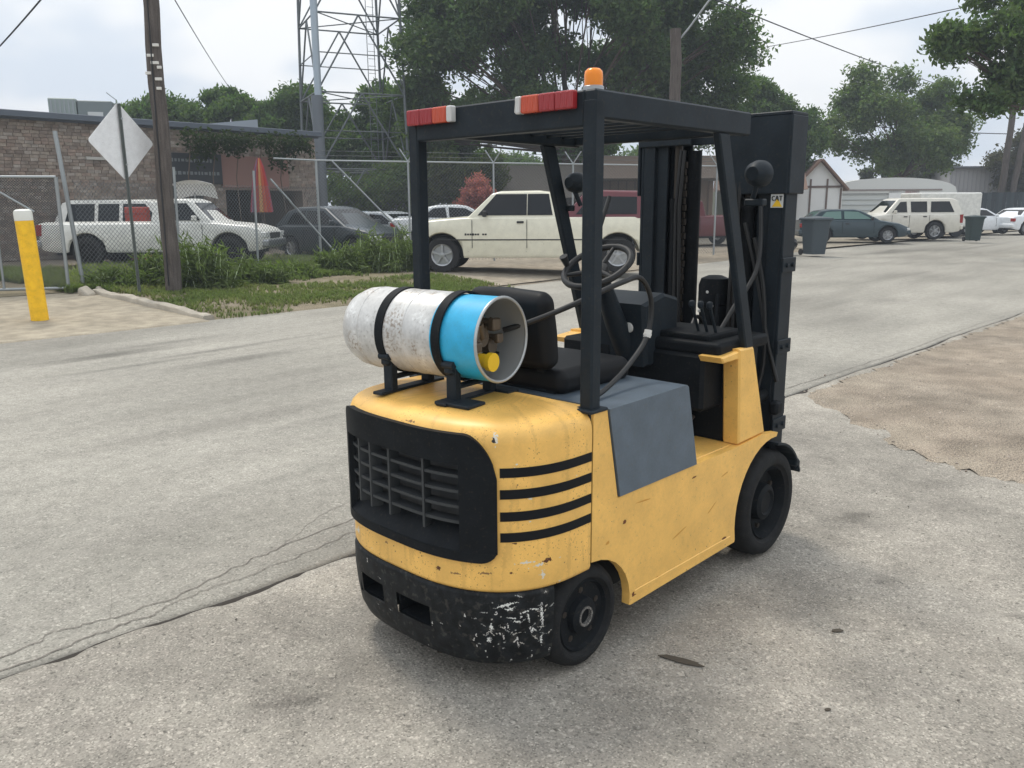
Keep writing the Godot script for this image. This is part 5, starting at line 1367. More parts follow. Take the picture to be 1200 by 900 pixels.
func stain_at(x: float, z: float) -> float:
	var q := 1.0
	for s in stains:
		var dx: float = x - s[0]; var dz: float = z - s[1]
		if absf(dx) > s[2] * 1.6 or absf(dz) > s[2] * 1.6 + s[3]: continue
		var c := cos(s[4]); var sn := sin(s[4])
		var a: float = (dx * c - dz * sn) / s[2]; var b: float = (dx * sn + dz * c) / s[3]
		var d := sqrt(a * a + b * b) + 0.75 * gn.get_noise_2d(x * 260.0 / maxf(0.5, s[2]), z * 260.0 / maxf(0.5, s[2]))
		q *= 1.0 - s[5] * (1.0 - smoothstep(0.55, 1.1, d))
	return q
func steps(list: Array) -> Array:   # [from, to, step] runs joined
	var o := []
	for q in list:
		var n := int(ceil((q[1] - q[0]) / q[2]))
		for k in n: o.append(q[0] + (q[1] - q[0]) * k / n)
	o.append(list[list.size() - 1][1])
	return o
func sheet(called: String, m: Material, ss: Array, ws: Array, pos: Callable, tone: Callable, skip = null) -> void:
	var rows := []; var cols := []
	for w in ws:
		var r := []; var c := []
		for s in ss:
			var p: Vector3 = pos.call(s, w)
			r.append(p); c.append(tone.call(p))
		rows.append(r); cols.append(c)
	var up: Vector3 = (rows[1][0] - rows[0][0]).cross(rows[0][1] - rows[0][0])
	var b := Mb.new(); b.grid(rows, up.y < 0, skip, null, cols)
	struct(called, b, m)
func ground() -> void:
	gn.seed = 3; gn.frequency = 0.02; gn.fractal_octaves = 4
	gn2.seed = 8; gn2.frequency = 0.02; gn2.fractal_octaves = 3
	var base := Mb.new()
	var rr := []; var rc := []
	for i in 61:
		var r := []; var c := []
		for j in 61:
			var x := (j - 30) / 30.0; var z := (i - 30) / 30.0
			var p := Vector3(signf(x) * pow(absf(x), 2.2) * 300.0, -0.07, signf(z) * pow(absf(z), 2.2) * 300.0)
			var q := 0.62 + 0.2 * gn.get_noise_2d(p.x * 3.0, p.z * 3.0)
			r.append(p); c.append(Color(q, q * 0.98, q * 0.92))
		rr.append(r); rc.append(c)
	base.grid(rr, false, null, null, rc)
	struct("ground", base, M.dirt)
	# road: 9 m wide strip, finer near the camera; near edge is ragged and leaves an open joint
	sheet("road", M.road, steps([[-14, -4, 1.0], [-4, 14, 0.14], [14, 34, 0.6], [34, 150, 5]]), steps([[0.0, 0.001, 0.001], [0.001, 0.06, 0.06], [0.06, 7.0, 0.14], [7.0, 9.12, 0.2]]),
		func(s, w):
			var p := sw(s, w + 0.017 + (edge_jit(s) * clampf(1.0 - w * 3.0, 0, 1)) + (clampf((s - 9.0) / 22.0, 0, 1) * 1.8 * w / 9.0))
			p.y = -0.012 + 0.010 * sin(PI * clampf(w / 9.0, 0, 1)) + 0.003 * gn2.get_noise_2d(p.x * 30.0, p.z * 30.0)
			if w < 0.0005: p.y -= 0.07
			return p,
		func(p):
			var q: float = 0.70 * (1.0 + 0.30 * gn.get_noise_2d(p.x * 14.0, p.z * 14.0) + 0.18 * gn2.get_noise_2d(p.x * 70.0, p.z * 70.0)) * stain_at(p.x, p.z)
			return Color(q, q * 0.99, q * 0.96))
	sheet("forecourt", M.lot, steps([[-9, -2.5, 0.6], [-2.5, 7.5, 0.055], [7.5, 18, 0.5]]), steps([[0.0, 0.001, 0.001], [0.001, 0.07, 0.07], [0.07, 5.0, 0.055], [5.0, 16.0, 0.7]]),
		func(s, w):
			var p := sw(s, -w - 0.014 - 0.07 * maxf(0.0, gn.get_noise_1d(s * 130.0)) * clampf(1.0 - w * 3.0, 0, 1) + edge_jit(s) * clampf(1.0 - w * 3.0, 0, 1))
			p.y = 0.004 * gn2.get_noise_2d(p.x * 40.0, p.z * 40.0)
			if w < 0.0005: p.y -= 0.07
			return p,
		func(p):
			var q: float = 0.70 * (1.0 + 0.30 * gn.get_noise_2d(p.x * 20.0, p.z * 20.0) + 0.20 * gn2.get_noise_2d(p.x * 90.0, p.z * 90.0)) * stain_at(p.x, p.z)
			return Color(q, q * 0.985, q * 0.945))
	# bare earth at the right, its edge ragged
	var cell := 0.075
	var dr := []; var dc := []
	for i in 125:
		var r := []; var c := []
		for j in 110:
			var x := 2.45 + cell * j * (1.0 + 0.004 * j); var z := -3.9 - cell * i
			var e := in_dirt(x, z)
			r.append(Vector3(x, clampf(e * 0.12, -0.012, 0.012) + 0.0035 * gn2.get_noise_2d(x * 90.0, z * 90.0), z))
			var q := 0.74 * (1.0 + 0.3 * gn.get_noise_2d(x * 40.0, z * 40.0) + 0.22 * gn2.get_noise_2d(x * 110.0, z * 110.0))
			var red := 0.5 + 0.8 * gn.get_noise_2d(x * 25.0 + 500.0, z * 25.0)
			var mixd := clampf(0.75 - e * 1.6 + 1.2 * gn2.get_noise_2d(x * 60.0, z * 60.0), 0, 1)
			c.append(Color(q, q * lerpf(0.98, 0.95, red), q * lerpf(0.95, 0.90, red)).lerp(Color(0.80, 0.785, 0.74), mixd * 0.6))
		dr.append(r); dc.append(c)
	var db := Mb.new()
	db.grid(dr, true, func(i, j): return dr[i][j].y < -0.010 or to_sw(dr[i][j].x, dr[i][j].z).y > -0.1, null, dc)
	struct("bare_earth", db, M.dirt)
	# cracks beside the road edge
	var joint_shade := Mb.new(); var sr := [[], [], [], []]  # dark strip along the joint, shade of the gap put into its colour
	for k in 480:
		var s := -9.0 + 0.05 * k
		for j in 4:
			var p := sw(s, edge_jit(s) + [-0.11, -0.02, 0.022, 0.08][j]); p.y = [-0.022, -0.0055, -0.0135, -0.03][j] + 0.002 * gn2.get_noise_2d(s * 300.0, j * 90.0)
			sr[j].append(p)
	joint_shade.grid(sr, true)
	struct("joint_shade_strip", joint_shade, mat(S(54, 49, 44), 1.0))
	var ck := mat(S(112, 106, 100), 1.0)
	for q in [[[[-1.2, 0.14], [0.05, 0.18], [0.25, 0.24], [0.47, 0.2], [0.73, 0.19], [1.01, 0.26], [1.37, 0.34], [1.9, 0.40], [2.6, 0.47], [3.4, 0.44]], 0.011], [[[0.62, 0.10], [0.81, 0.15], [1.17, 0.16], [1.47, 0.19], [1.8, 0.24], [2.4, 0.3]], 0.008], [[[-0.8, 0.06], [0.1, 0.07], [0.4, 0.10], [0.62, 0.10]], 0.012], [[[0.47, 0.2], [0.6, 0.55], [0.55, 0.9]], 0.005], [[[1.37, 0.34], [1.9, 0.62], [2.5, 0.68]], 0.005], [[[6.2, 0.2], [7.4, 0.16], [8.8, 0.12], [10.0, 0.1], [12.0, 0.14], [14.0, 0.1]], 0.012], [[[7.6, -0.3], [8.2, -0.15], [9.0, -0.10]], 0.008]]:
		var b := Mb.new(); var pts := []
		for k in q[0]: pts.append(Vector3(k[0], 0, k[1]))
		pts = bez(pts, 14)
		var l := []; var rt := []
		for k in pts.size():
			var jit := 0.03 * gn.get_noise_1d(k * 9.0 + pts[0].x * 100.0); var wd: float = 0.62 * q[1] * (0.35 + 0.9 * absf(gn2.get_noise_1d(k * 14.0)) + 0.3)
			var a := sw(pts[k].x, pts[k].z + jit - wd * 0.5); var e := sw(pts[k].x, pts[k].z + jit + wd * 0.5)
			a.y = 0.0035; e.y = 0.0035
			if pts[k].z > 0: a.y = 0.004 - 0.012 + 0.010 * sin(PI * clampf(pts[k].z / 9.0, 0, 1)); e.y = a.y
			l.append(a); rt.append(e)
		b.grid([l, rt], true)
		struct("crack", b, ck)
	# yard block across the road and the concrete apron by the gate
	var tone_y := func(p):
		var q := to_sw(p.x, p.z)
		var v: float = 0.72 * (1.0 + 0.25 * gn.get_noise_2d(p.x * 25.0, p.z * 25.0) + 0.15 * gn2.get_noise_2d(p.x * 80.0, p.z * 80.0))
		if q.x < 12.3 and q.y < 20.0:
			var g := clampf(0.5 + 0.9 * gn.get_noise_2d(p.x * 30.0, p.z * 30.0), 0, 1)
			return Color(v * lerpf(0.95, 0.60, g), v * lerpf(0.92, 0.60, g), v * lerpf(0.82, 0.42, g))
		return Color(v, v * 0.98, v * 0.92)
	sheet("yard", M.dirt, steps([[5.35, 12.5, 0.35], [12.5, 31, 1.0]]), steps([[9.1, 16, 0.3], [16, 60, 3.0]]),
		func(s, w):
			var p := sw(s, w + clampf((s - 9.0) / 22.0, 0, 1) * 1.8 + (0.10 * gn.get_noise_1d(s * 40.0) if w < 9.2 else 0.0))
			p.y = yard_y(w) if w > 9.15 else -0.05
			return p, tone_y)
	sheet("yard_left", M.dirt, steps([[-34, 5.0, 2.0], [5.0, 5.4, 0.4]]), steps([[14.3, 60, 3.0]]), func(s, w):
		var p := sw(s, w); p.y = 0.12; return p, tone_y)
	sheet("drive", M.conc, steps([[12.2, 21.5, 0.35]]), steps([[9.3, 19.5, 0.4]]),
		func(s, w):
			var p := sw(s + 0.12 * (w - 9.0), w + clampf((s - 9.0) / 22.0, 0, 1) * 1.8); p.y = yard_y(w) + 0.006; return p,
		func(p):
			var v: float = 0.75 * (1.0 + 0.22 * gn.get_noise_2d(p.x * 18.0, p.z * 18.0) + 0.12 * gn2.get_noise_2d(p.x * 60.0, p.z * 60.0)); return Color(v, v * 0.955, v * 0.90))
	sheet("apron", M.conc, steps([[-12, 5.28, 0.3]]), steps([[8.95, 9.05, 0.1], [9.05, 14.4, 0.3]]),
		func(s, w):
			var p := sw(s, w); p.y = lerpf(0.004, 0.11, clampf((w - 9.05) / 5.0, 0, 1))
			if w < 9.0: p.y = -0.05
			return p,
		func(p):
			var v: float = 0.80 * (1.0 + 0.24 * gn.get_noise_2d(p.x * 22.0, p.z * 22.0) + 0.14 * gn2.get_noise_2d(p.x * 70.0, p.z * 70.0)); return Color(v, v * 0.97, v * 0.90))
	var far_tone := func(p):
		var v: float = 0.75 * (1.0 + 0.2 * gn.get_noise_2d(p.x * 8.0, p.z * 8.0)); return Color(v, v * 0.98, v * 0.93)
	sheet("far_lot", M.conc, steps([[31, 70, 2.0]]), steps([[9.2, 60, 3.0]]), func(s, w):
		var p := sw(s, w + 1.75); p.y = 0.05; return p, far_tone)
	# kerb that turns in from the road beside the apron
	var kb := Mb.new(); var kr := []
	for k in 25:
		var w := 9.2 + 4.6 * k / 24.0
		var wob := 0.04 * gn.get_noise_1d(w * 70.0); var hh := 0.05 + 0.04 * gn2.get_noise_1d(w * 60.0) + 0.035 * smoothstep(9.2, 10.4, w)
		var bs := lerpf(0.004, 0.11, clampf((w - 9.05) / 5.0, 0, 1)) - 0.03
		var row := []
		for q in [[-0.10, 0.0], [-0.09, 0.8], [-0.07, 0.97], [0.06, 1.0], [0.09, 0.85], [0.10, 0.0]]:
			var p := sw(5.36 + wob + q[0], w); p.y = bs + (hh + 0.03) * q[1]; row.append(p)
		kr.append(row)
	kb.grid(kr, true)
	for e in [0, 24]:
		for k in range(1, 5): kb.tri(kr[e][0], kr[e][k], kr[e][k + 1])
	struct("kerb", kb, M.conc)
	for q in [[5.1, 13.6, 0.22], [5.5, 13.95, 0.16], [5.85, 13.4, 0.13]]:
		var b := Mb.new(); var p := sw(q[0], q[1]); b.rbox(p + Vector3(0, 0.13, 0), Vector3(q[2] * 1.4, q[2] * 0.8, q[2]), q[2] * 0.3, Basis(Vector3(0.3, 1, 0.2).normalized(), q[0] * 3.0))
		solo("kerb_lump", b, M.conc, ["broken concrete lump at the far end of the kerb, biggest of three", "middle sized broken concrete lump by the fence corner", "smallest broken concrete lump in the grass by the kerb end"][[5.1, 5.5, 5.85].find(q[0])], "rubble", "broken kerb pieces")
	# flattened leaves on the forecourt
	var lf := mat(S(80, 73, 63), 0.9)
	for q in [[0.64, -2.87, 0.085, 0.018, -0.5, "long dark squashed leaf on the ground right of the rear wheel"], [1.32, -3.09, 0.024, 0.012, 0.1, "small dark leaf on the open ground right of the forklift"], [1.08, -2.55, 0.012, 0.007, 0.2, "tiny dark leaf nearest the bottom edge right of centre"], [-0.28, -2.95, 0.02, 0.012, 0.4, "tiny dark scrap on the ground left of the bumper"]]:
		var b := Mb.new(); var pg := PackedVector2Array()
		for k in 16:
			var a := TAU * k / 16.0; var rad := 1.0 + 0.35 * gn.get_noise_1d(k * 31.0 + q[0] * 900.0)
			pg.append(Vector2(cos(a) * q[2] * rad, sin(a) * q[3] * rad))
		b.prism(pg, 0.003, 0.006, Transform3D(Basis(Vector3.UP, q[4]) * Basis(Vector3.RIGHT, -PI / 2), Vector3(q[0], 0, q[1])))
		solo("dead_leaf", b, lf, q[5], "leaf", "dead leaves on the forecourt")
# ------------------------------------------------------------------ structures
func mesh_bay(a: Vector3, b: Vector3, h0: float, h1: float, dia: float, wire: float) -> Mb:   # chain link between two posts
	var m := Mb.new()
	var L := Vector2(b.x - a.x, b.z - a.z).length(); var H := h1 - h0
	var d := (b - a); d.y = 0; d = d.normalized(); var nrm := d.cross(Vector3.UP)
	var n := int((L + H) / dia)
	for sg in [1.0, -1.0]:
		for k in n + 1:
			var x0 := k * dia - (H if sg > 0 else 0.0)
			var p := Vector2(x0, 0.0); var e := Vector2(x0 + H * sg, H)
			if sg < 0: p = Vector2(x0, 0.0); e = Vector2(x0 - H, H)
			# clip to 0..L in x
			var f0 := 0.0; var f1 := 1.0
			var dx := e.x - p.x
			for lim in [[0.0, 1.0], [L, -1.0]]:
				var c0: float = (p.x - lim[0]) * lim[1]; var c1: float = (e.x - lim[0]) * lim[1]
				if c0 < 0 and c1 < 0: f1 = -1.0
				elif c0 < 0: f0 = maxf(f0, c0 / (c0 - c1))
				elif c1 < 0: f1 = minf(f1, c0 / (c0 - c1))
			if f1 <= f0: continue
			var q0 := p.lerp(e, f0); var q1 := p.lerp(e, f1)
			var A: Vector3 = a + d * q0.x + Vector3.UP * (h0 + q0.y) + nrm * 0.003 * sg; var B: Vector3 = a + d * q1.x + Vector3.UP * (h0 + q1.y) + nrm * 0.003 * sg
			m.tube([A, B], wire, 3, false)
	return m
func fence_post(t: Node3D, p: Vector3, h: float, r := 0.03, tilt := Vector3.ZERO, arms := false) -> void:
	var b := Mb.new(); b.tube([p, p + Vector3(0, h, 0) + tilt], r, 10)
	part("fence_post", b, M.galv, t)
	if arms:
		var c := Mb.new(); var tp := p + Vector3(0, h, 0)
		for s in [-1.0, 1.0]: c.tube([tp, tp + Vector3(0.24 * s, 0.36, 0.10 * s)], 0.018, 6)
		part("barb_arm", c, M.galv, t)
func fences() -> void:
	var f := thing("chain_link_fence", "tall galvanised chain link fence with barbed arms running behind the pickups to the right", "fence")
	var a := Vector3(-5.3, 0.13, -23.3); var dir := Vector3(0.94, 0, -0.341)
	var prev := a
	for k in 7:
		var p := a + dir * 2.55 * k
		fence_post(f, p, 2.85, 0.036 if k == 0 else 0.03, Vector3.ZERO, k > 0)
		if k > 0: part("chain_link_mesh", mesh_bay(prev, p, 0.05, 2.80, 0.10, 0.0038), M.wire, f)
		prev = p
	var rl := Mb.new(); rl.tube([a + Vector3(-0.9, 2.86, 0.9), a + Vector3(0, 2.85, 0)], 0.022, 8); part("top_rail", rl, M.galv, f)
	var r2 := Mb.new(); r2.tube([a + Vector3(0, 2.85, 0), a + dir * 15.3 + Vector3(0, 2.83, 0)], 0.024, 8); part("top_rail", r2, M.galv, f)
	for k in 2:
		var b := Mb.new(); b.tube([a + Vector3(0, 2.98 + 0.12 * k, 0.05 * k), a + dir * 15.3 + Vector3(0, 2.98 + 0.12 * k, 0.05 * k)], 0.006, 4); part("barbed_strand", b, M.wire, f)
	for q in [[a + Vector3(0.4, 2.85, -0.12), a + Vector3(2.2, 0.9, -0.6)], [a + Vector3(-1.1, 2.35, 0.6), a + Vector3(0.75, 0.0, 0.1)]]:
		var b := Mb.new(); b.tube(q, 0.024, 8); part("brace_pipe", b, M.galv, f)
	# left stretch, from the gate post to the corner: no top rail, sagging
	var g := thing("chain_link_fence", "sagging chain link fence without a top rail in front of the old white pickup", "fence")
	var c0 := Vector3(-8.62, 0.11, -16.75)
	prev = c0
	fence_post(g, c0, 3.1, 0.042, Vector3(-0.28, 0, -0.1))
	for k in range(1, 4):
		var p := c0.lerp(a, k / 3.0)
		if k < 3: fence_post(g, p, 2.5, 0.028, Vector3(0.05, 0, 0))
		part("chain_link_mesh", mesh_bay(prev, p, 0.05, 2.15, 0.10, 0.005), M.wire, g)
		prev = p
	# gate
	var t := thing("yard_gate", "dark chain link gate with a pipe frame at the left edge behind the yellow bollard", "gate")
	var g0 := Vector3(-11.6, 0.12, -15.6); var g1 := Vector3(-8.72, 0.12, -16.35)
	var fr := Mb.new()
	fr.tube([g0 + Vector3(0, 0.06, 0), g0 + Vector3(0, 2.2, 0), ], 0.028, 8); fr.tube([g1 + Vector3(0, 0.06, 0), g1 + Vector3(0, 2.2, 0)], 0.035, 8)
	fr.tube([g0 + Vector3(0, 2.2, 0), g1 + Vector3(0, 2.2, 0)], 0.028, 8); fr.tube([g0 + Vector3(0, 0.08, 0), g1 + Vector3(0, 0.08, 0)], 0.028, 8)
	fr.tube([g0.lerp(g1, 0.62) + Vector3(0, 0.08, 0), g0.lerp(g1, 0.62) + Vector3(0, 2.2, 0)], 0.024, 8)
	part("gate_frame", fr, M.galv, t)
	var br := Mb.new(); br.tube([g0.lerp(g1, 0.66) + Vector3(0, 1.95, 0.06), g0.lerp(g1, 0.86) + Vector3(0, 1.55, 0.06)], 0.022, 8); part("gate_brace", br, M.galv, t)
	part("chain_link_mesh", mesh_bay(g0, g1, 0.08, 2.2, 0.05, 0.0052), mat(S(78, 83, 88), 0.7), t)
func posts() -> void:
	# yellow bollard, leaning
	var b := thing("bollard", "leaning yellow bollard with a white rounded top on the concrete apron", "bollard", Vector3(-7.29, 0.06, -12.73))
	b.rotation = Vector3(0.02, 0, 0.025)
	var m := Mb.new(); m.lathe([Vector2(0.125, -0.06), Vector2(0.125, 1.49)], 28); 
	var yp := mat(Color.WHITE, 0.5); yp.albedo_texture = tex(paint_image(256, 91, S(250, 196, 28), 0.14, 0.001)); part("post", m, triplanar(yp, 1.2, false), b)
	var c := Mb.new(); c.lathe([Vector2(0.127, 1.49), Vector2(0.127, 1.60), Vector2(0.118, 1.635), Vector2(0.085, 1.655), Vector2(0, 1.66)], 28); part("cap", c, mat(S(226, 226, 218), 0.6), b)
	# back of a diamond road sign
	var s := thing("road_sign", "blank pale back of a diamond road sign on a thin steel post by the fence", "road sign", Vector3(-7.02, 0.1, -15.6))
	s.rotation = Vector3(0, 1.08, 0.012)
	var sp := Mb.new(); sp.box(Vector3(0, 1.72, 0.035), Vector3(0.055, 3.48, 0.03), 0.004); sp.box(Vector3(0, 1.72, 0.055), Vector3(0.02, 3.48, 0.03), 0.004); part("sign_post", sp, mat(S(92, 98, 96), 0.6, 0.3), s)
	var d := Mb.new(); var dm := PackedVector2Array()
	for k in 4:
		var ce := Vector2(0, 0.66).rotated(PI / 2 * k)
		for j in 4: dm.append(ce * 0.91 + Vector2(0, 0.06).rotated(PI / 2 * k - PI / 4 + PI / 2 * j / 3.0))
	d.prism(dm, -0.003, 0.003, Transform3D(Basis.IDENTITY, Vector3(0, 2.80, 0.0)))
	var al := mat(Color.WHITE, 0.5, 0.15); al.albedo_texture = tex(paint_image(128, 93, S(238, 239, 240), 0.06, 0.0006)); part("sign_plate", d, triplanar(al, 1.3, false), s)
	var bt := Mb.new()
	for y in [2.4, 3.2]: bt.lathe([Vector2(0.02, 0.0), Vector2(0.016, 0.012), Vector2(0, 0.014)], 8, Transform3D(Basis(Vector3.RIGHT, PI / 2), Vector3(0, y, 0.068)))
	part("sign_bolt", bt, M.steel, s)
	# wooden poles
	pole("utility_pole", "brown wooden pole with pale paper scraps at the fence beside the diamond sign", Vector3(-6.52, 0.1, -16.0), Vector3(0.10, 9.0, 0.0), 0.150, 0.125, true)
	var p2 := pole("utility_pole", "grey wooden pole with a lamp arm in front of the big tree", Vector3(5.35, 0.1, -27.5), Vector3(-0.18, 7.0, 0), 0.2, 0.17, false)
	var am := Mb.new(); am.tube([Vector3(-0.14, 6.6, 0), Vector3(0.2, 7.0, 0.1), Vector3(0.75, 7.75, 0.3), Vector3(1.3, 8.1, 0.5)], 0.03, 8); part("lamp_arm", am, M.galv, p2)
	var lh := Mb.new(); lh.rbox(Vector3(1.6, 8.15, 0.6), Vector3(0.6, 0.14, 0.24), 0.06); part("lamp_head", lh, M.galv, p2)
	var p3 := pole("utility_pole", "dark wooden pole at the far right, left one of a pair", Vector3(34.6, 0, -60), Vector3(0.35, 11.5, 0), 0.24, 0.18, false)
	var xa := Mb.new(); xa.box(Vector3(0.33, 10.9, 0), Vector3(2.0, 0.12, 0.1)); part("crossarm", xa, M.wood, p3)
	pole("utility_pole", "shorter dark wooden pole at the far right, right one of a pair, leaning right", Vector3(35.0, 0, -59.6), Vector3(0.65, 7.2, 0), 0.22, 0.18, false)
	# cables
	var cb := [[[-27, 5.9, -39.6], [-4.6, 7.8, -14], 0.5, "thick black cable crossing the top left corner of the sky", 0.022], [[-24, 7.0, -36], [-8, 10.0, -18], 0.3, "thin cable nearest the top left corner", 0.014], [[-24, 7.9, -36], [-8.4, 10.8, -18], 0.3, "second thin cable beside the top left corner", 0.012],
		[[-17, 8.8, -53], [-4.2, 7.4, -5], 0.3, "faint wire slanting down the sky left of the lattice tower", 0.016],
		[[5, 10.2, -33], [40, 12.3, -80], 0.2, "cable falling to the right behind the big tree", 0.03], [[14.6, 13.3, -70], [17, 7.5, -20], 0.3, "cable rising to the right across the open sky", 0.02], [[18, 7.9, -60], [34.8, 6.5, -60], 0.25, "low cable running to the pair of poles at the right", 0.03], [[34.9, 8.0, -60], [48, 5.2, -54], 0.4, "cable leaving the pair of poles to the right edge", 0.03]]
	for q in cb:
		var m2 := Mb.new(); var pts := []
		var A := Vector3(q[0][0], q[0][1], q[0][2]); var B := Vector3(q[1][0], q[1][1], q[1][2])
		for k in 25:
			var f := k / 24.0; pts.append(A.lerp(B, f) + Vector3(0, -q[2] * 4.0 * f * (1.0 - f), 0))
		m2.tube(pts, q[4], 5, false)
		solo("overhead_cable", m2, M.cable, q[3], "cable", "overhead cables")
func pole(called: String, label: String, at: Vector3, top: Vector3, r0: float, r1: float, marks: bool) -> Node3D:
	var t := thing(called, label, "pole", at)
	var b := Mb.new(); var pts := []; var rad := []
	for k in 15:
		var f := k / 14.0; pts.append(top * f + Vector3(0.02 * sin(k * 1.7), -0.3 if k == 0 else 0.0, 0)); rad.append(lerpf(r0, r1, f) * (1.0 + 0.02 * sin(k * 2.3)))
	b.tube(pts, rad, 16)
	part("pole_shaft", b, M.wood, t)
	if marks:
		var s := Mb.new(); var r := RandomNumberGenerator.new(); r.seed = 5
		for k in 7:
			var y := 3.75 + 0.12 * k + r.randf_range(-0.05, 0.05); var f := y / top.y
			s.box(top * f + Vector3(r.randf_range(-0.10, 0.12), 0, lerpf(r0, r1, f) - 0.012), Vector3(r.randf_range(0.06, 0.14), 0.05, 0.04), 0.004)
		part("paper_scrap", s, M.white_scuff, t)
		var w := Mb.new(); w.tube([top * 0.02 + Vector3(-0.02, 0, r0 + 0.01), top * 0.98 + Vector3(0.02, 0, r1 + 0.01)], 0.012, 5); part("ground_wire", w, M.cable, t)
	return t
func tower() -> void:
	var t := thing("lattice_tower", "tall grey steel lattice tower behind the brick building", "tower", Vector3(-8.15, 0, -44.6), 0.42)
	var H := 26.0
	var leg := func(k: int, h: float) -> Vector3:
		var w := lerpf(2.32, 1.75, h / H)
		return Vector3(w * [1, -1, -1, 1][k], h, w * [1, 1, -1, -1][k])
	var gm := mat(S(104, 110, 112), 0.6, 0.3)
	for k in 4:
		var b := Mb.new(); b.tube([leg.call(k, 0.0), leg.call(k, H)], 0.07, 8); part("tower_leg", b, gm, t)
	for lv in 7:
		var h0 := 3.6 * lv; var h1 := 3.6 * (lv + 1)
		for k in 4:
			var k2 := (k + 1) % 4
			var a: Vector3 = leg.call(k, h0); var c: Vector3 = leg.call(k2, h0); var d: Vector3 = leg.call(k, h1); var e: Vector3 = leg.call(k2, h1)
			var b := Mb.new(); var mid := (d + e) * 0.5; var lm := (a + c) * 0.5
			b.tube([d, e], 0.04, 6); b.tube([a, mid], 0.045, 6); b.tube([c, mid], 0.045, 6)
			b.tube([(a + d) * 0.5, (a + mid) * 0.5], 0.028, 5); b.tube([(c + e) * 0.5, (c + mid) * 0.5], 0.028, 5); b.tube([(a + d) * 0.5, lm.lerp(mid, 0.5)], 0.028, 5); b.tube([(c + e) * 0.5, lm.lerp(mid, 0.5)], 0.028, 5)
			part("tower_bracing", b, gm, t)
		var cr := Mb.new(); cr.tube([leg.call(0, h1), leg.call(2, h1)], 0.03, 5); cr.tube([leg.call(1, h1), leg.call(3, h1)], 0.03, 5); part("tower_bracing", cr, gm, t)
	var lad := Mb.new()
	for s in [-0.18, 0.18]: lad.tube([Vector3(1.0 + s, 0, 0.6), Vector3(0.9 + s, H, 0.5)], 0.02, 5)
	for k in 70: lad.tube([Vector3(0.82, 0.35 * k, 0.59), Vector3(1.18, 0.35 * k, 0.59)], 0.012, 4)
	part("ladder", lad, gm, t)
	var p := thing("mast_pole", "smooth blue grey pole inside the left edge of the lattice tower", "pole", Vector3(-9.05, 0, -41.0))
	var b := Mb.new(); b.tube([Vector3(0, 0, 0), Vector3(0, 22, 0)], 0.17, 16); part("pole_shaft", b, mat(S(166, 178, 188), 0.5, 0.2), p)
	var sl := Mb.new(); sl.tube([Vector3(-0.06, 0, 0.05), Vector3(-0.06, 6.9, 0.05)], 0.27, 16); part("pole_sleeve", sl, mat(S(104, 110, 116), 0.6), p)
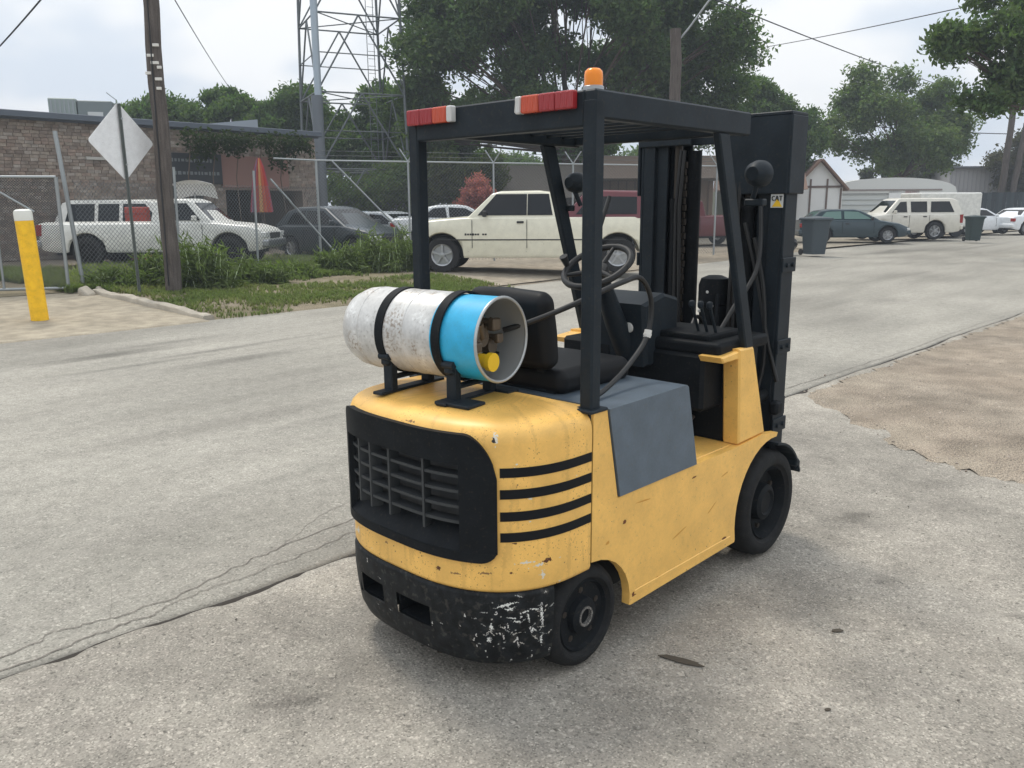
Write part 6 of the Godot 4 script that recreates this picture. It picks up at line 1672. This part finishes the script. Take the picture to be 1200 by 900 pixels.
func stone_building() -> void:
	var P0 := Vector3(-23.6, 0.1, -17.6); var P1 := Vector3(-7.85, 0.1, -34.4)
	var d := (P1 - P0).normalized(); var L := P0.distance_to(P1)
	var t := thing("brick_building", "long flat roofed building of weathered brown brick behind the fence at the left", "building", P0, atan2(-d.z, d.x))
	# local: x along the front, z towards the camera
	var w := Mb.new()
	for q in [[0.0, 19.05, 0.0, 4.4, -0.3, 0.6], [22.35, L, 0.0, 4.4, -0.3, 0.6], [19.05, 22.35, 2.3, 4.4, -0.3, 0.6], [0.0, L, 0.0, 4.4, -8.0, 0.3]]:
		w.box(Vector3((q[0] + q[1]) * 0.5, (q[2] + q[3]) * 0.5, q[4]), Vector3(q[1] - q[0], q[3] - q[2], q[5]))
	for x in [0.15, 14.5, L - 0.15]: w.box(Vector3(x, 2.2, -4.25), Vector3(0.3, 4.38, 7.2))
	part("wall", w, M.mortar, t)
	var st := Mb.new(); var r := RandomNumberGenerator.new(); r.seed = 4
	var tones := [Color(0.36, 0.30, 0.25), Color(0.42, 0.36, 0.30), Color(0.31, 0.255, 0.215), Color(0.38, 0.30, 0.25), Color(0.45, 0.40, 0.35), Color(0.34, 0.29, 0.25)]
	var y := 0.05
	while y < 4.3:
		var h := 0.105; var x := 4.0 + r.randf() * 0.3
		if y + h > 4.36: h = 4.36 - y
		while x < L - 0.1:
			var l := minf(r.randf_range(0.20, 0.28), L - x)
			var open := (x + l > 19.05 and x < 22.35 and y < 2.3) or (x + l > 16.65 and x < 18.15 and y < 2.4)
			if not open:
				var q := r.randf_range(1.06, 1.30); var c: Color = tones[r.randi() % 6]
				st.col = Color(c.r * q, c.g * q, c.b * q)
				st.box(Vector3(x + l * 0.5, y + h * 0.5, 0.005 + r.randf() * 0.012), Vector3(l - 0.012, h - 0.012, 0.05))
			x += l
		y += h
	var so := part("brick_facing", st, M.stone, t); so.set_meta("kind", "stuff")
	var rf := Mb.new(); rf.box(Vector3(L * 0.5, 4.48, -5.9), Vector3(L + 0.3, 0.2, 12.5), 0.02); part("roof_edge", rf, M.roof_edge, t)
	var gu := Mb.new(); gu.box(Vector3(L * 0.5, 4.36, 0.10), Vector3(L + 0.2, 0.06, 0.12), 0.01); part("gutter", gu, M.roof_edge, t)
	# dark sign board with two pale lines, bricked panel, dark doorway, sill
	var sg := Mb.new(); sg.box(Vector3(17.7, 3.02, 0.10), Vector3(2.4, 1.05, 0.10), 0.01); var sb := part("sign_board", sg, mat(S(50, 54, 58), 0.6), t)
	for q in [[3.30, 1.9], [2.86, 2.1]]:
		var m := Mb.new(); var x := 16.65
		var rr := RandomNumberGenerator.new(); rr.seed = int(q[0] * 100)
		while x < 16.65 + q[1]:
			var l := rr.randf_range(0.06, 0.14); m.box(Vector3(x + l * 0.5, q[0], 0.153), Vector3(l, 0.09 + rr.randf() * 0.05, 0.004)); x += l + 0.05
		part("sign_lettering", m, mat(S(112, 118, 120), 0.6), sb)
	var pn := Mb.new(); pn.box(Vector3(20.3, 2.95, 0.05), Vector3(2.8, 1.15, 0.12), 0.01); part("plaster_panel", pn, mat(S(136, 108, 100), 0.9), t)
	var d2 := Mb.new(); d2.box(Vector3(17.4, 1.2, -0.08), Vector3(1.5, 2.4, 0.24)); part("door", d2, mat(S(58, 60, 60), 0.6), t)
	for q in [[15.0, 3.25, 1.6]]:
		var m := Mb.new(); m.box(Vector3(q[0], q[1], 0.06), Vector3(q[2], 0.10, 0.12), 0.01); part("sill", m, mat(S(168, 166, 160), 0.8), t)
	var r2 := Mb.new(); r2.prism(PackedVector2Array([Vector2(L - 5.5, 4.58), Vector2(L - 0.1, 4.58), Vector2(L - 0.1, 5.35)]), -8.0, -4.0); part("roof_ramp", r2, mat(S(150, 158, 166), 0.6), t)
	var pb := Mb.new(); pb.box(Vector3(9.0, 2.25, 0.08), Vector3(0.5, 4.4, 0.14), 0.02); part("pilaster", pb, mat(S(96, 86, 80), 0.9), t)
	# creeper over the board
	var ci := thing("creeper", "dark creeper hanging from the eaves above the sign board of the brick building", "climbing plant", Vector3(-11.2, 2.2, -29.9), atan2(-d.z, d.x))
	var xf := []; var cs := []; var r3 := RandomNumberGenerator.new(); r3.seed = 14
	for k in 520:
		var x := r3.randf_range(-0.6, 4.6); var hh := r3.randf()
		var lim := 0.45 + 0.3 * sin(x * 2.3) + 0.35 * sin(x * 4.1 + 1.0)
		if lim < 0.1: continue
		xf.append(Transform3D(Basis(Quaternion(Vector3(r3.randfn(), r3.randfn(), r3.randfn()).normalized(), r3.randf() * TAU)) * Basis.from_scale(Vector3.ONE * r3.randf_range(0.15, 0.34)), Vector3(x, 2.05 - hh * lim, 0.45 + r3.randfn() * 0.12)))
		var g := r3.randf_range(0.7, 1.3); cs.append(Color(0.05 * g, 0.07 * g, 0.032 * g))
	var mm := MultiMesh.new(); mm.transform_format = MultiMesh.TRANSFORM_3D; mm.use_colors = true; mm.mesh = leaf_mesh(2, 7, 0.62, 0.16); mm.instance_count = xf.size()
	for k in xf.size(): mm.set_instance_transform(k, xf[k]); mm.set_instance_color(k, cs[k])
	var o := MultiMeshInstance3D.new(); o.multimesh = mm; o.material_override = M.leaf; o.name = "leaves"; o.set_meta("kind", "stuff"); ci.add_child(o, true)
	var sm := Mb.new()
	for k in 6: sm.tube([Vector3(-1.4 + k, -2.1, 0.42), Vector3(-1.2 + k * 0.9, 0.6, 0.42), Vector3(-1.0 + k * 0.9, 1.9, 0.42)], 0.02, 5)
	part("stems", sm, M.bark, ci)
	# roof unit
	var ac := thing("roof_unit", "grey metal air conditioning unit on the brick building roof", "air conditioner", Vector3(-15.5, 4.68, -31.4), 0.3)
	var am := mat(S(150, 160, 156), 0.5, 0.3)
	var m1 := Mb.new(); m1.box(Vector3(-0.55, 0.45, 0), Vector3(0.9, 0.9, 1.0), 0.03); part("unit_case", m1, am, ac)
	var m2 := Mb.new(); m2.box(Vector3(0.5, 0.42, 0), Vector3(1.15, 0.84, 1.0), 0.03); part("unit_case", m2, mat(S(122, 130, 130), 0.5, 0.3), ac)
	for k in 6: 
		var lv := Mb.new(); lv.box(Vector3(-0.9 + 0.14 * k, 0.45, 0.51), Vector3(0.05, 0.75, 0.03)); part("unit_louvre", lv, M.galv, ac)
	var m3 := Mb.new(); m3.box(Vector3(0.5, 0.3, 0.51), Vector3(0.5, 0.3, 0.03)); part("unit_panel", m3, M.logo_white, ac)
	var m4 := Mb.new(); m4.tube([Vector3(1.2, 0, 0.4), Vector3(1.2, 0.9, 0.4), Vector3(0.9, 1.15, 0.3)], 0.02, 6); part("unit_pipe", m4, M.galv, ac)
	# closed rainbow parasol
	var u := thing("parasol", "closed red, orange and purple striped parasol standing behind the bonnet of the old white pickup", "parasol", Vector3(-8.3, 0.14, -28.2))
	var um := Mb.new(); um.tube([Vector3(0, 0, 0), Vector3(0, 3.25, 0)], 0.025, 8); part("parasol_pole", um, M.wood, u)
	var cols := [S(168, 66, 60), S(178, 92, 70), S(182, 140, 92), S(150, 70, 66), S(116, 92, 112), S(150, 74, 90)]
	for k in 12:
		var a0 := TAU * k / 12.0; var a1 := TAU * (k + 1) / 12.0; var am2 := (a0 + a1) * 0.5
		var g := Mb.new()
		for i in 6:
			var y0 := 3.2 - 1.75 * i / 6.0; var y1 := 3.2 - 1.75 * (i + 1) / 6.0; var ra := 0.05 + 0.32 * pow(i / 6.0, 0.6); var rb := 0.05 + 0.32 * pow((i + 1) / 6.0, 0.6)
			var A := Vector3(cos(a0) * ra * 0.7, y0, sin(a0) * ra * 0.7); var B := Vector3(cos(am2) * ra, y0, sin(am2) * ra); var C := Vector3(cos(a1) * ra * 0.7, y0, sin(a1) * ra * 0.7)
			var D := Vector3(cos(a0) * rb * 0.7, y1, sin(a0) * rb * 0.7); var E := Vector3(cos(am2) * rb, y1, sin(am2) * rb); var F := Vector3(cos(a1) * rb * 0.7, y1, sin(a1) * rb * 0.7)
			g.quad(D, A, B, E); g.quad(E, B, C, F)
		part("canopy_panel", g, mat(cols[k % 6], 0.85), u)
func far_buildings() -> void:
	# timbered gable house
	var h := thing("timbered_house", "small house with a white gable, dark timbers and a brown roof behind the mast", "house", Vector3(18.5, 0.05, -51.0), -0.18)
	var b := Mb.new(); b.box(Vector3(0, 1.35, -3.0), Vector3(2.7, 2.7, 6.0)); b.prism(PackedVector2Array([Vector2(-1.35, 2.7), Vector2(1.35, 2.7), Vector2(0, 4.2)]), -6.0, 0.0); part("wall", b, M.white_wall, h)
	var rf := Mb.new()
	for s in [-1.0, 1.0]: rf.box(Vector3(0.82 * s, 3.44, -2.9), Vector3(2.4, 0.14, 6.6), 0.02, Basis(Vector3(0, 0, 1), -0.838 * s))
	part("roof", rf, mat(S(122, 100, 88), 0.9), h)
	for q in [[0, 2.75, 2.7, 0.12, 0], [-0.5, 1.6, 0.10, 3.2, 0], [0.45, 1.6, 0.10, 3.2, 0], [1.25, 1.3, 0.10, 2.7, 0], [-1.28, 1.3, 0.1, 2.7, 0]]:
		var m := Mb.new(); m.box(Vector3(q[0], q[1], 0.02), Vector3(q[2], q[3], 0.06)); part("timber", m, M.timber, h)
	var an := thing("house_wing", "brown roofed wing left of the white timbered gable, half hidden by the mast", "house", Vector3(15.2, 0.05, -53.0), -0.18)
	var a1 := Mb.new(); a1.box(Vector3(0, 1.3, -2), Vector3(4.6, 2.6, 4)); part("wall", a1, mat(S(112, 118, 104), 0.9), an)
	var a2 := Mb.new(); a2.prism(PackedVector2Array([Vector2(-4.4, 2.55), Vector2(0.4, 2.55), Vector2(-2.0, 4.15)]), -2.5, 2.5, Transform3D(Basis(Vector3.UP, PI / 2), Vector3(0, 0, 0))); part("roof", a2, mat(S(126, 104, 92), 0.9), an)
	# long white building with a rounded roof
	var l := thing("long_white_building", "long low white ribbed building with a rounded roof behind the white off-roader", "building", Vector3(24.6, 0.05, -54.5), -0.05)
	var lb := Mb.new(); lb.box(Vector3(0, 1.2, -1.5), Vector3(7.6, 2.4, 3.0)); part("wall", lb, mat(S(196, 200, 198), 0.7), l)
	for k in 7:
		var m := Mb.new(); m.box(Vector3(0, 0.35 + 0.33 * k, 0.02), Vector3(7.6, 0.07, 0.06), 0.01); part("cladding_rib", m, mat(S(170, 174, 174), 0.7), l)
	var rr := Mb.new(); var pg := PackedVector2Array([Vector2(-3.8, 2.4)])
	for k in 13:
		var a := lerpf(PI, 0, k / 12.0); pg.append(Vector2(cos(a) * 3.9, 2.42 + 0.95 * pow(sin(a), 0.7)))
	pg.append(Vector2(3.8, 2.4)); rr.prism(pg, -3.1, 0.1); part("roof", rr, mat(S(206, 208, 206), 0.6), l)
	var rd := Mb.new(); rd.box(Vector3(-0.3, 2.6, 0.12), Vector3(6.5, 0.10, 0.05)); part("roof_trim", rd, mat(S(140, 132, 128), 0.8), l)
	for x in [0.1, 1.1]:
		var m := Mb.new(); m.box(Vector3(x, 2.25, 0.06), Vector3(0.9, 0.75, 0.08), 0.01); part("notice_panel", m, M.white_wall if x < 0.5 else mat(S(196, 170, 170), 0.8), l)
	# dark board fence and grey shed
	var bfn := thing("board_fence", "dark upright board fence behind the two white saloons at the right", "fence", Vector3(30.2, 0, -59.6), -0.12)
	var mats := [mat(S(58, 66, 70), 0.9), mat(S(66, 74, 78), 0.9), mat(S(52, 58, 62), 0.9)]
	var bd := Mb.new(); bd.box(Vector3(0, 1.28, 0), Vector3(0.235, 2.5, 0.03), 0.004); var bm := bd.mesh()
	for k in 52: part("board", bm, mats[(k * 7) % 3], bfn, Transform3D(Basis.IDENTITY, Vector3(0.25 * k, 0.02 * sin(k * 1.9), 0)))
	for y in [0.5, 2.0]:
		var m := Mb.new(); m.box(Vector3(6.4, y, -0.05), Vector3(12.9, 0.1, 0.05)); part("fence_rail", m, mats[0], bfn)
	var s := thing("grey_shed", "flat grey clad shed rising above the dark board fence", "shed", Vector3(39.2, 0, -72), -0.1)
	var sb := Mb.new(); sb.box(Vector3(0, 2.35, -2), Vector3(4.0, 4.7, 4.0)); part("wall", sb, mat(S(158, 158, 160), 0.8), s)
	for k in 12:
		var m := Mb.new(); m.box(Vector3(-1.85 + 0.335 * k, 2.3, 0.02), Vector3(0.06, 4.5, 0.05)); part("cladding_rib", m, mat(S(146, 146, 150), 0.8), s)
	var sr := Mb.new(); sr.box(Vector3(0, 4.78, -1.9), Vector3(4.4, 0.16, 4.5), 0.02); part("roof", sr, mat(S(96, 100, 106), 0.7), s)
	# dark roofed shed right of the tower, rust roofed barn
	var k1 := thing("dark_shed", "low shed with a dark grey brown roof behind the cab of the cream pickup", "shed", Vector3(1.2, 0.05, -46.0), 0.05)
	var k2 := Mb.new(); k2.box(Vector3(0, 1.1, -2), Vector3(4.6, 2.2, 4)); part("wall", k2, mat(S(120, 112, 100), 0.9), k1)
	var k3 := Mb.new(); k3.prism(PackedVector2Array([Vector2(-4.6, 2.1), Vector2(0.5, 2.1), Vector2(-2.2, 3.75)]), -2.6, 2.6, Transform3D(Basis(Vector3.UP, PI / 2), Vector3.ZERO)); part("roof", k3, mat(S(104, 98, 90), 0.9), k1)
	var k4 := Mb.new(); k4.box(Vector3(-0.6, 2.55, 0.25), Vector3(0.9, 0.08, 0.5), 0.01, Basis(Vector3.RIGHT, 0.5)); part("skylight", k4, M.white_wall, k1)
	var n1 := thing("rusty_barn", "brown barn with a rusty ridge seen between the guard post and the mast", "barn", Vector3(7.4, 0.05, -46.0), 0.05)
	var n2 := Mb.new(); n2.box(Vector3(0, 1.55, -2), Vector3(7.2, 3.1, 4)); part("wall", n2, mat(S(132, 112, 96), 0.9), n1)
	for k in 16:
		var m := Mb.new(); m.box(Vector3(-3.4 + 0.45 * k, 1.5, 0.02), Vector3(0.05, 3.0, 0.05)); part("wall_batten", m, mat(S(112, 94, 82), 0.9), n1)
	var n3 := Mb.new(); n3.prism(PackedVector2Array([Vector2(-4.4, 3.0), Vector2(0.4, 3.0), Vector2(-2.0, 4.2)]), -3.8, 3.8, Transform3D(Basis(Vector3.UP, PI / 2), Vector3.ZERO)); part("roof", n3, mat(S(118, 104, 92), 0.9), n1)
	var n4 := Mb.new(); n4.box(Vector3(-1.2, 3.38, 0.12), Vector3(3.0, 0.32, 0.5), 0.02); part("roof_ridge", n4, mat(S(150, 96, 70), 0.9), n1)
	# black bags by the mast
	for q in [[9.15, -29.2, 0.42, 0.95, "large black rubbish bag beside the mast, left of the near wheelie bin"], [9.7, -29.5, 0.34, 0.5, "smaller black rubbish bag lying between the mast and the near wheelie bin"]]:
		var g := thing("rubbish_bag", q[4], "rubbish bag", Vector3(q[0], 0.1, q[1]), 0.0, "rubbish bags by the road")
		var m := Mb.new(); var rows := []
		for i in 13:
			var row := []
			for j in 25:
				var a := TAU * j / 24.0; var f := i / 12.0
				var rad: float = q[2] * pow(sin(PI * clampf(f * 0.93 + 0.04, 0, 1)), 0.6) * (1.0 + 0.14 * sin(a * 5.0 + f * 7.0) + 0.08 * sin(a * 9.0 - f * 11.0))
				row.append(Vector3(cos(a) * rad, f * q[3] * 1.1, sin(a) * rad))
			rows.append(row)
		m.grid(rows, false, null, null, null, true); part("bag", m, mat(S(26, 27, 28), 0.35), g)
		var nk := Mb.new(); nk.lathe([Vector2(0.04, q[3]), Vector2(0.03, q[3] * 1.1), Vector2(0.12, q[3] * 1.25)], 10); part("bag_neck", nk, mat(S(26, 27, 28), 0.35), g)

func sky() -> PanoramaSkyMaterial:
	var w := 1024; var h := 512
	var n := FastNoiseLite.new(); n.seed = 12; n.frequency = 1.5; n.fractal_octaves = 5; n.noise_type = FastNoiseLite.TYPE_SIMPLEX_SMOOTH
	var n2 := FastNoiseLite.new(); n2.seed = 15; n2.frequency = 4.5; n2.fractal_octaves = 4
	var im := Image.create_empty(w, h, false, Image.FORMAT_RGBF)
	for y in h:
		var el := PI * (0.5 - (y + 0.5) / h)
		for x in w:
			var az := TAU * (x + 0.5) / w
			var d := Vector3(cos(el) * sin(az), sin(el), -cos(el) * cos(az))
			if d.y < -0.02:
				im.set_pixel(x, y, Color(0.30, 0.29, 0.28)); continue
			var p := Vector3(d.x, d.y * 2.2, d.z) / (0.35 + maxf(d.y, 0.0) * 0.9)
			var c := clampf(0.5 + 0.75 * n.get_noise_3dv(p) + 0.30 * n2.get_noise_3dv(p), 0, 1)
			var lo := Color(0.70, 0.77, 0.86); var hi := Color(0.94, 0.955, 0.97)
			im.set_pixel(x, y, lo.lerp(hi, smoothstep(0.25, 0.72, c)) * (0.85 + 0.30 * smoothstep(0.0, 1.0, d.y)))
	var m := PanoramaSkyMaterial.new(); m.panorama = tex(im)
	return m
func _ready() -> void:
	var cam := Camera3D.new(); cam.name = "camera"
	cam.fov = rad_to_deg(2.0 * atan(450.0 / 970.0)); cam.near = 0.05; cam.far = 1200.0
	add_child(cam)
	cam.position = Vector3(0, 1.7, 0)
	cam.basis = Basis(Vector3.RIGHT, -atan((450.0 - 243.0) / 970.0)) * Basis(Vector3(0, 0, 1), -0.006)
	cam.current = true
	var env := Environment.new()
	env.background_mode = Environment.BG_SKY
	var sk := Sky.new(); sk.sky_material = sky(); env.sky = sk
	env.background_energy_multiplier = 1.0
	env.tonemap_mode = Environment.TONE_MAPPER_LINEAR; env.tonemap_exposure = 1.32
	env.sdfgi_enabled = true; env.ssao_enabled = true; env.ssil_enabled = true
	env.fog_enabled = true; env.fog_density = 0.0016; env.fog_light_color = Color(0.86, 0.90, 0.95)
	var we := WorldEnvironment.new(); we.name = "world"; we.environment = env; add_child(we)
	var sun := DirectionalLight3D.new(); sun.name = "sun"
	sun.light_energy = 0.5; sun.light_color = Color(1.0, 0.97, 0.92); sun.light_angular_distance = 14.0; sun.shadow_enabled = true
	add_child(sun)
	sun.look_at_from_position(Vector3(-4, 14, -6), Vector3.ZERO)
	rng.seed = 1
	make_materials()
	ground()
	stone_building()
	far_buildings()
	tower()
	fences()
	forklift()
	gas_bottle()
	vehicles()
	wheelie_bin("grey green wheelie bin on the road edge in front of the dark green car", Vector3(10.35, 0.02, -28.6), 0.25, 1.22, S(60, 70, 76))
	wheelie_bin("dark green wheelie bin further right, in front of the white saloons", Vector3(20.9, 0.06, -38.0), -0.1, 1.08, S(46, 62, 62))
	posts()
	plants()
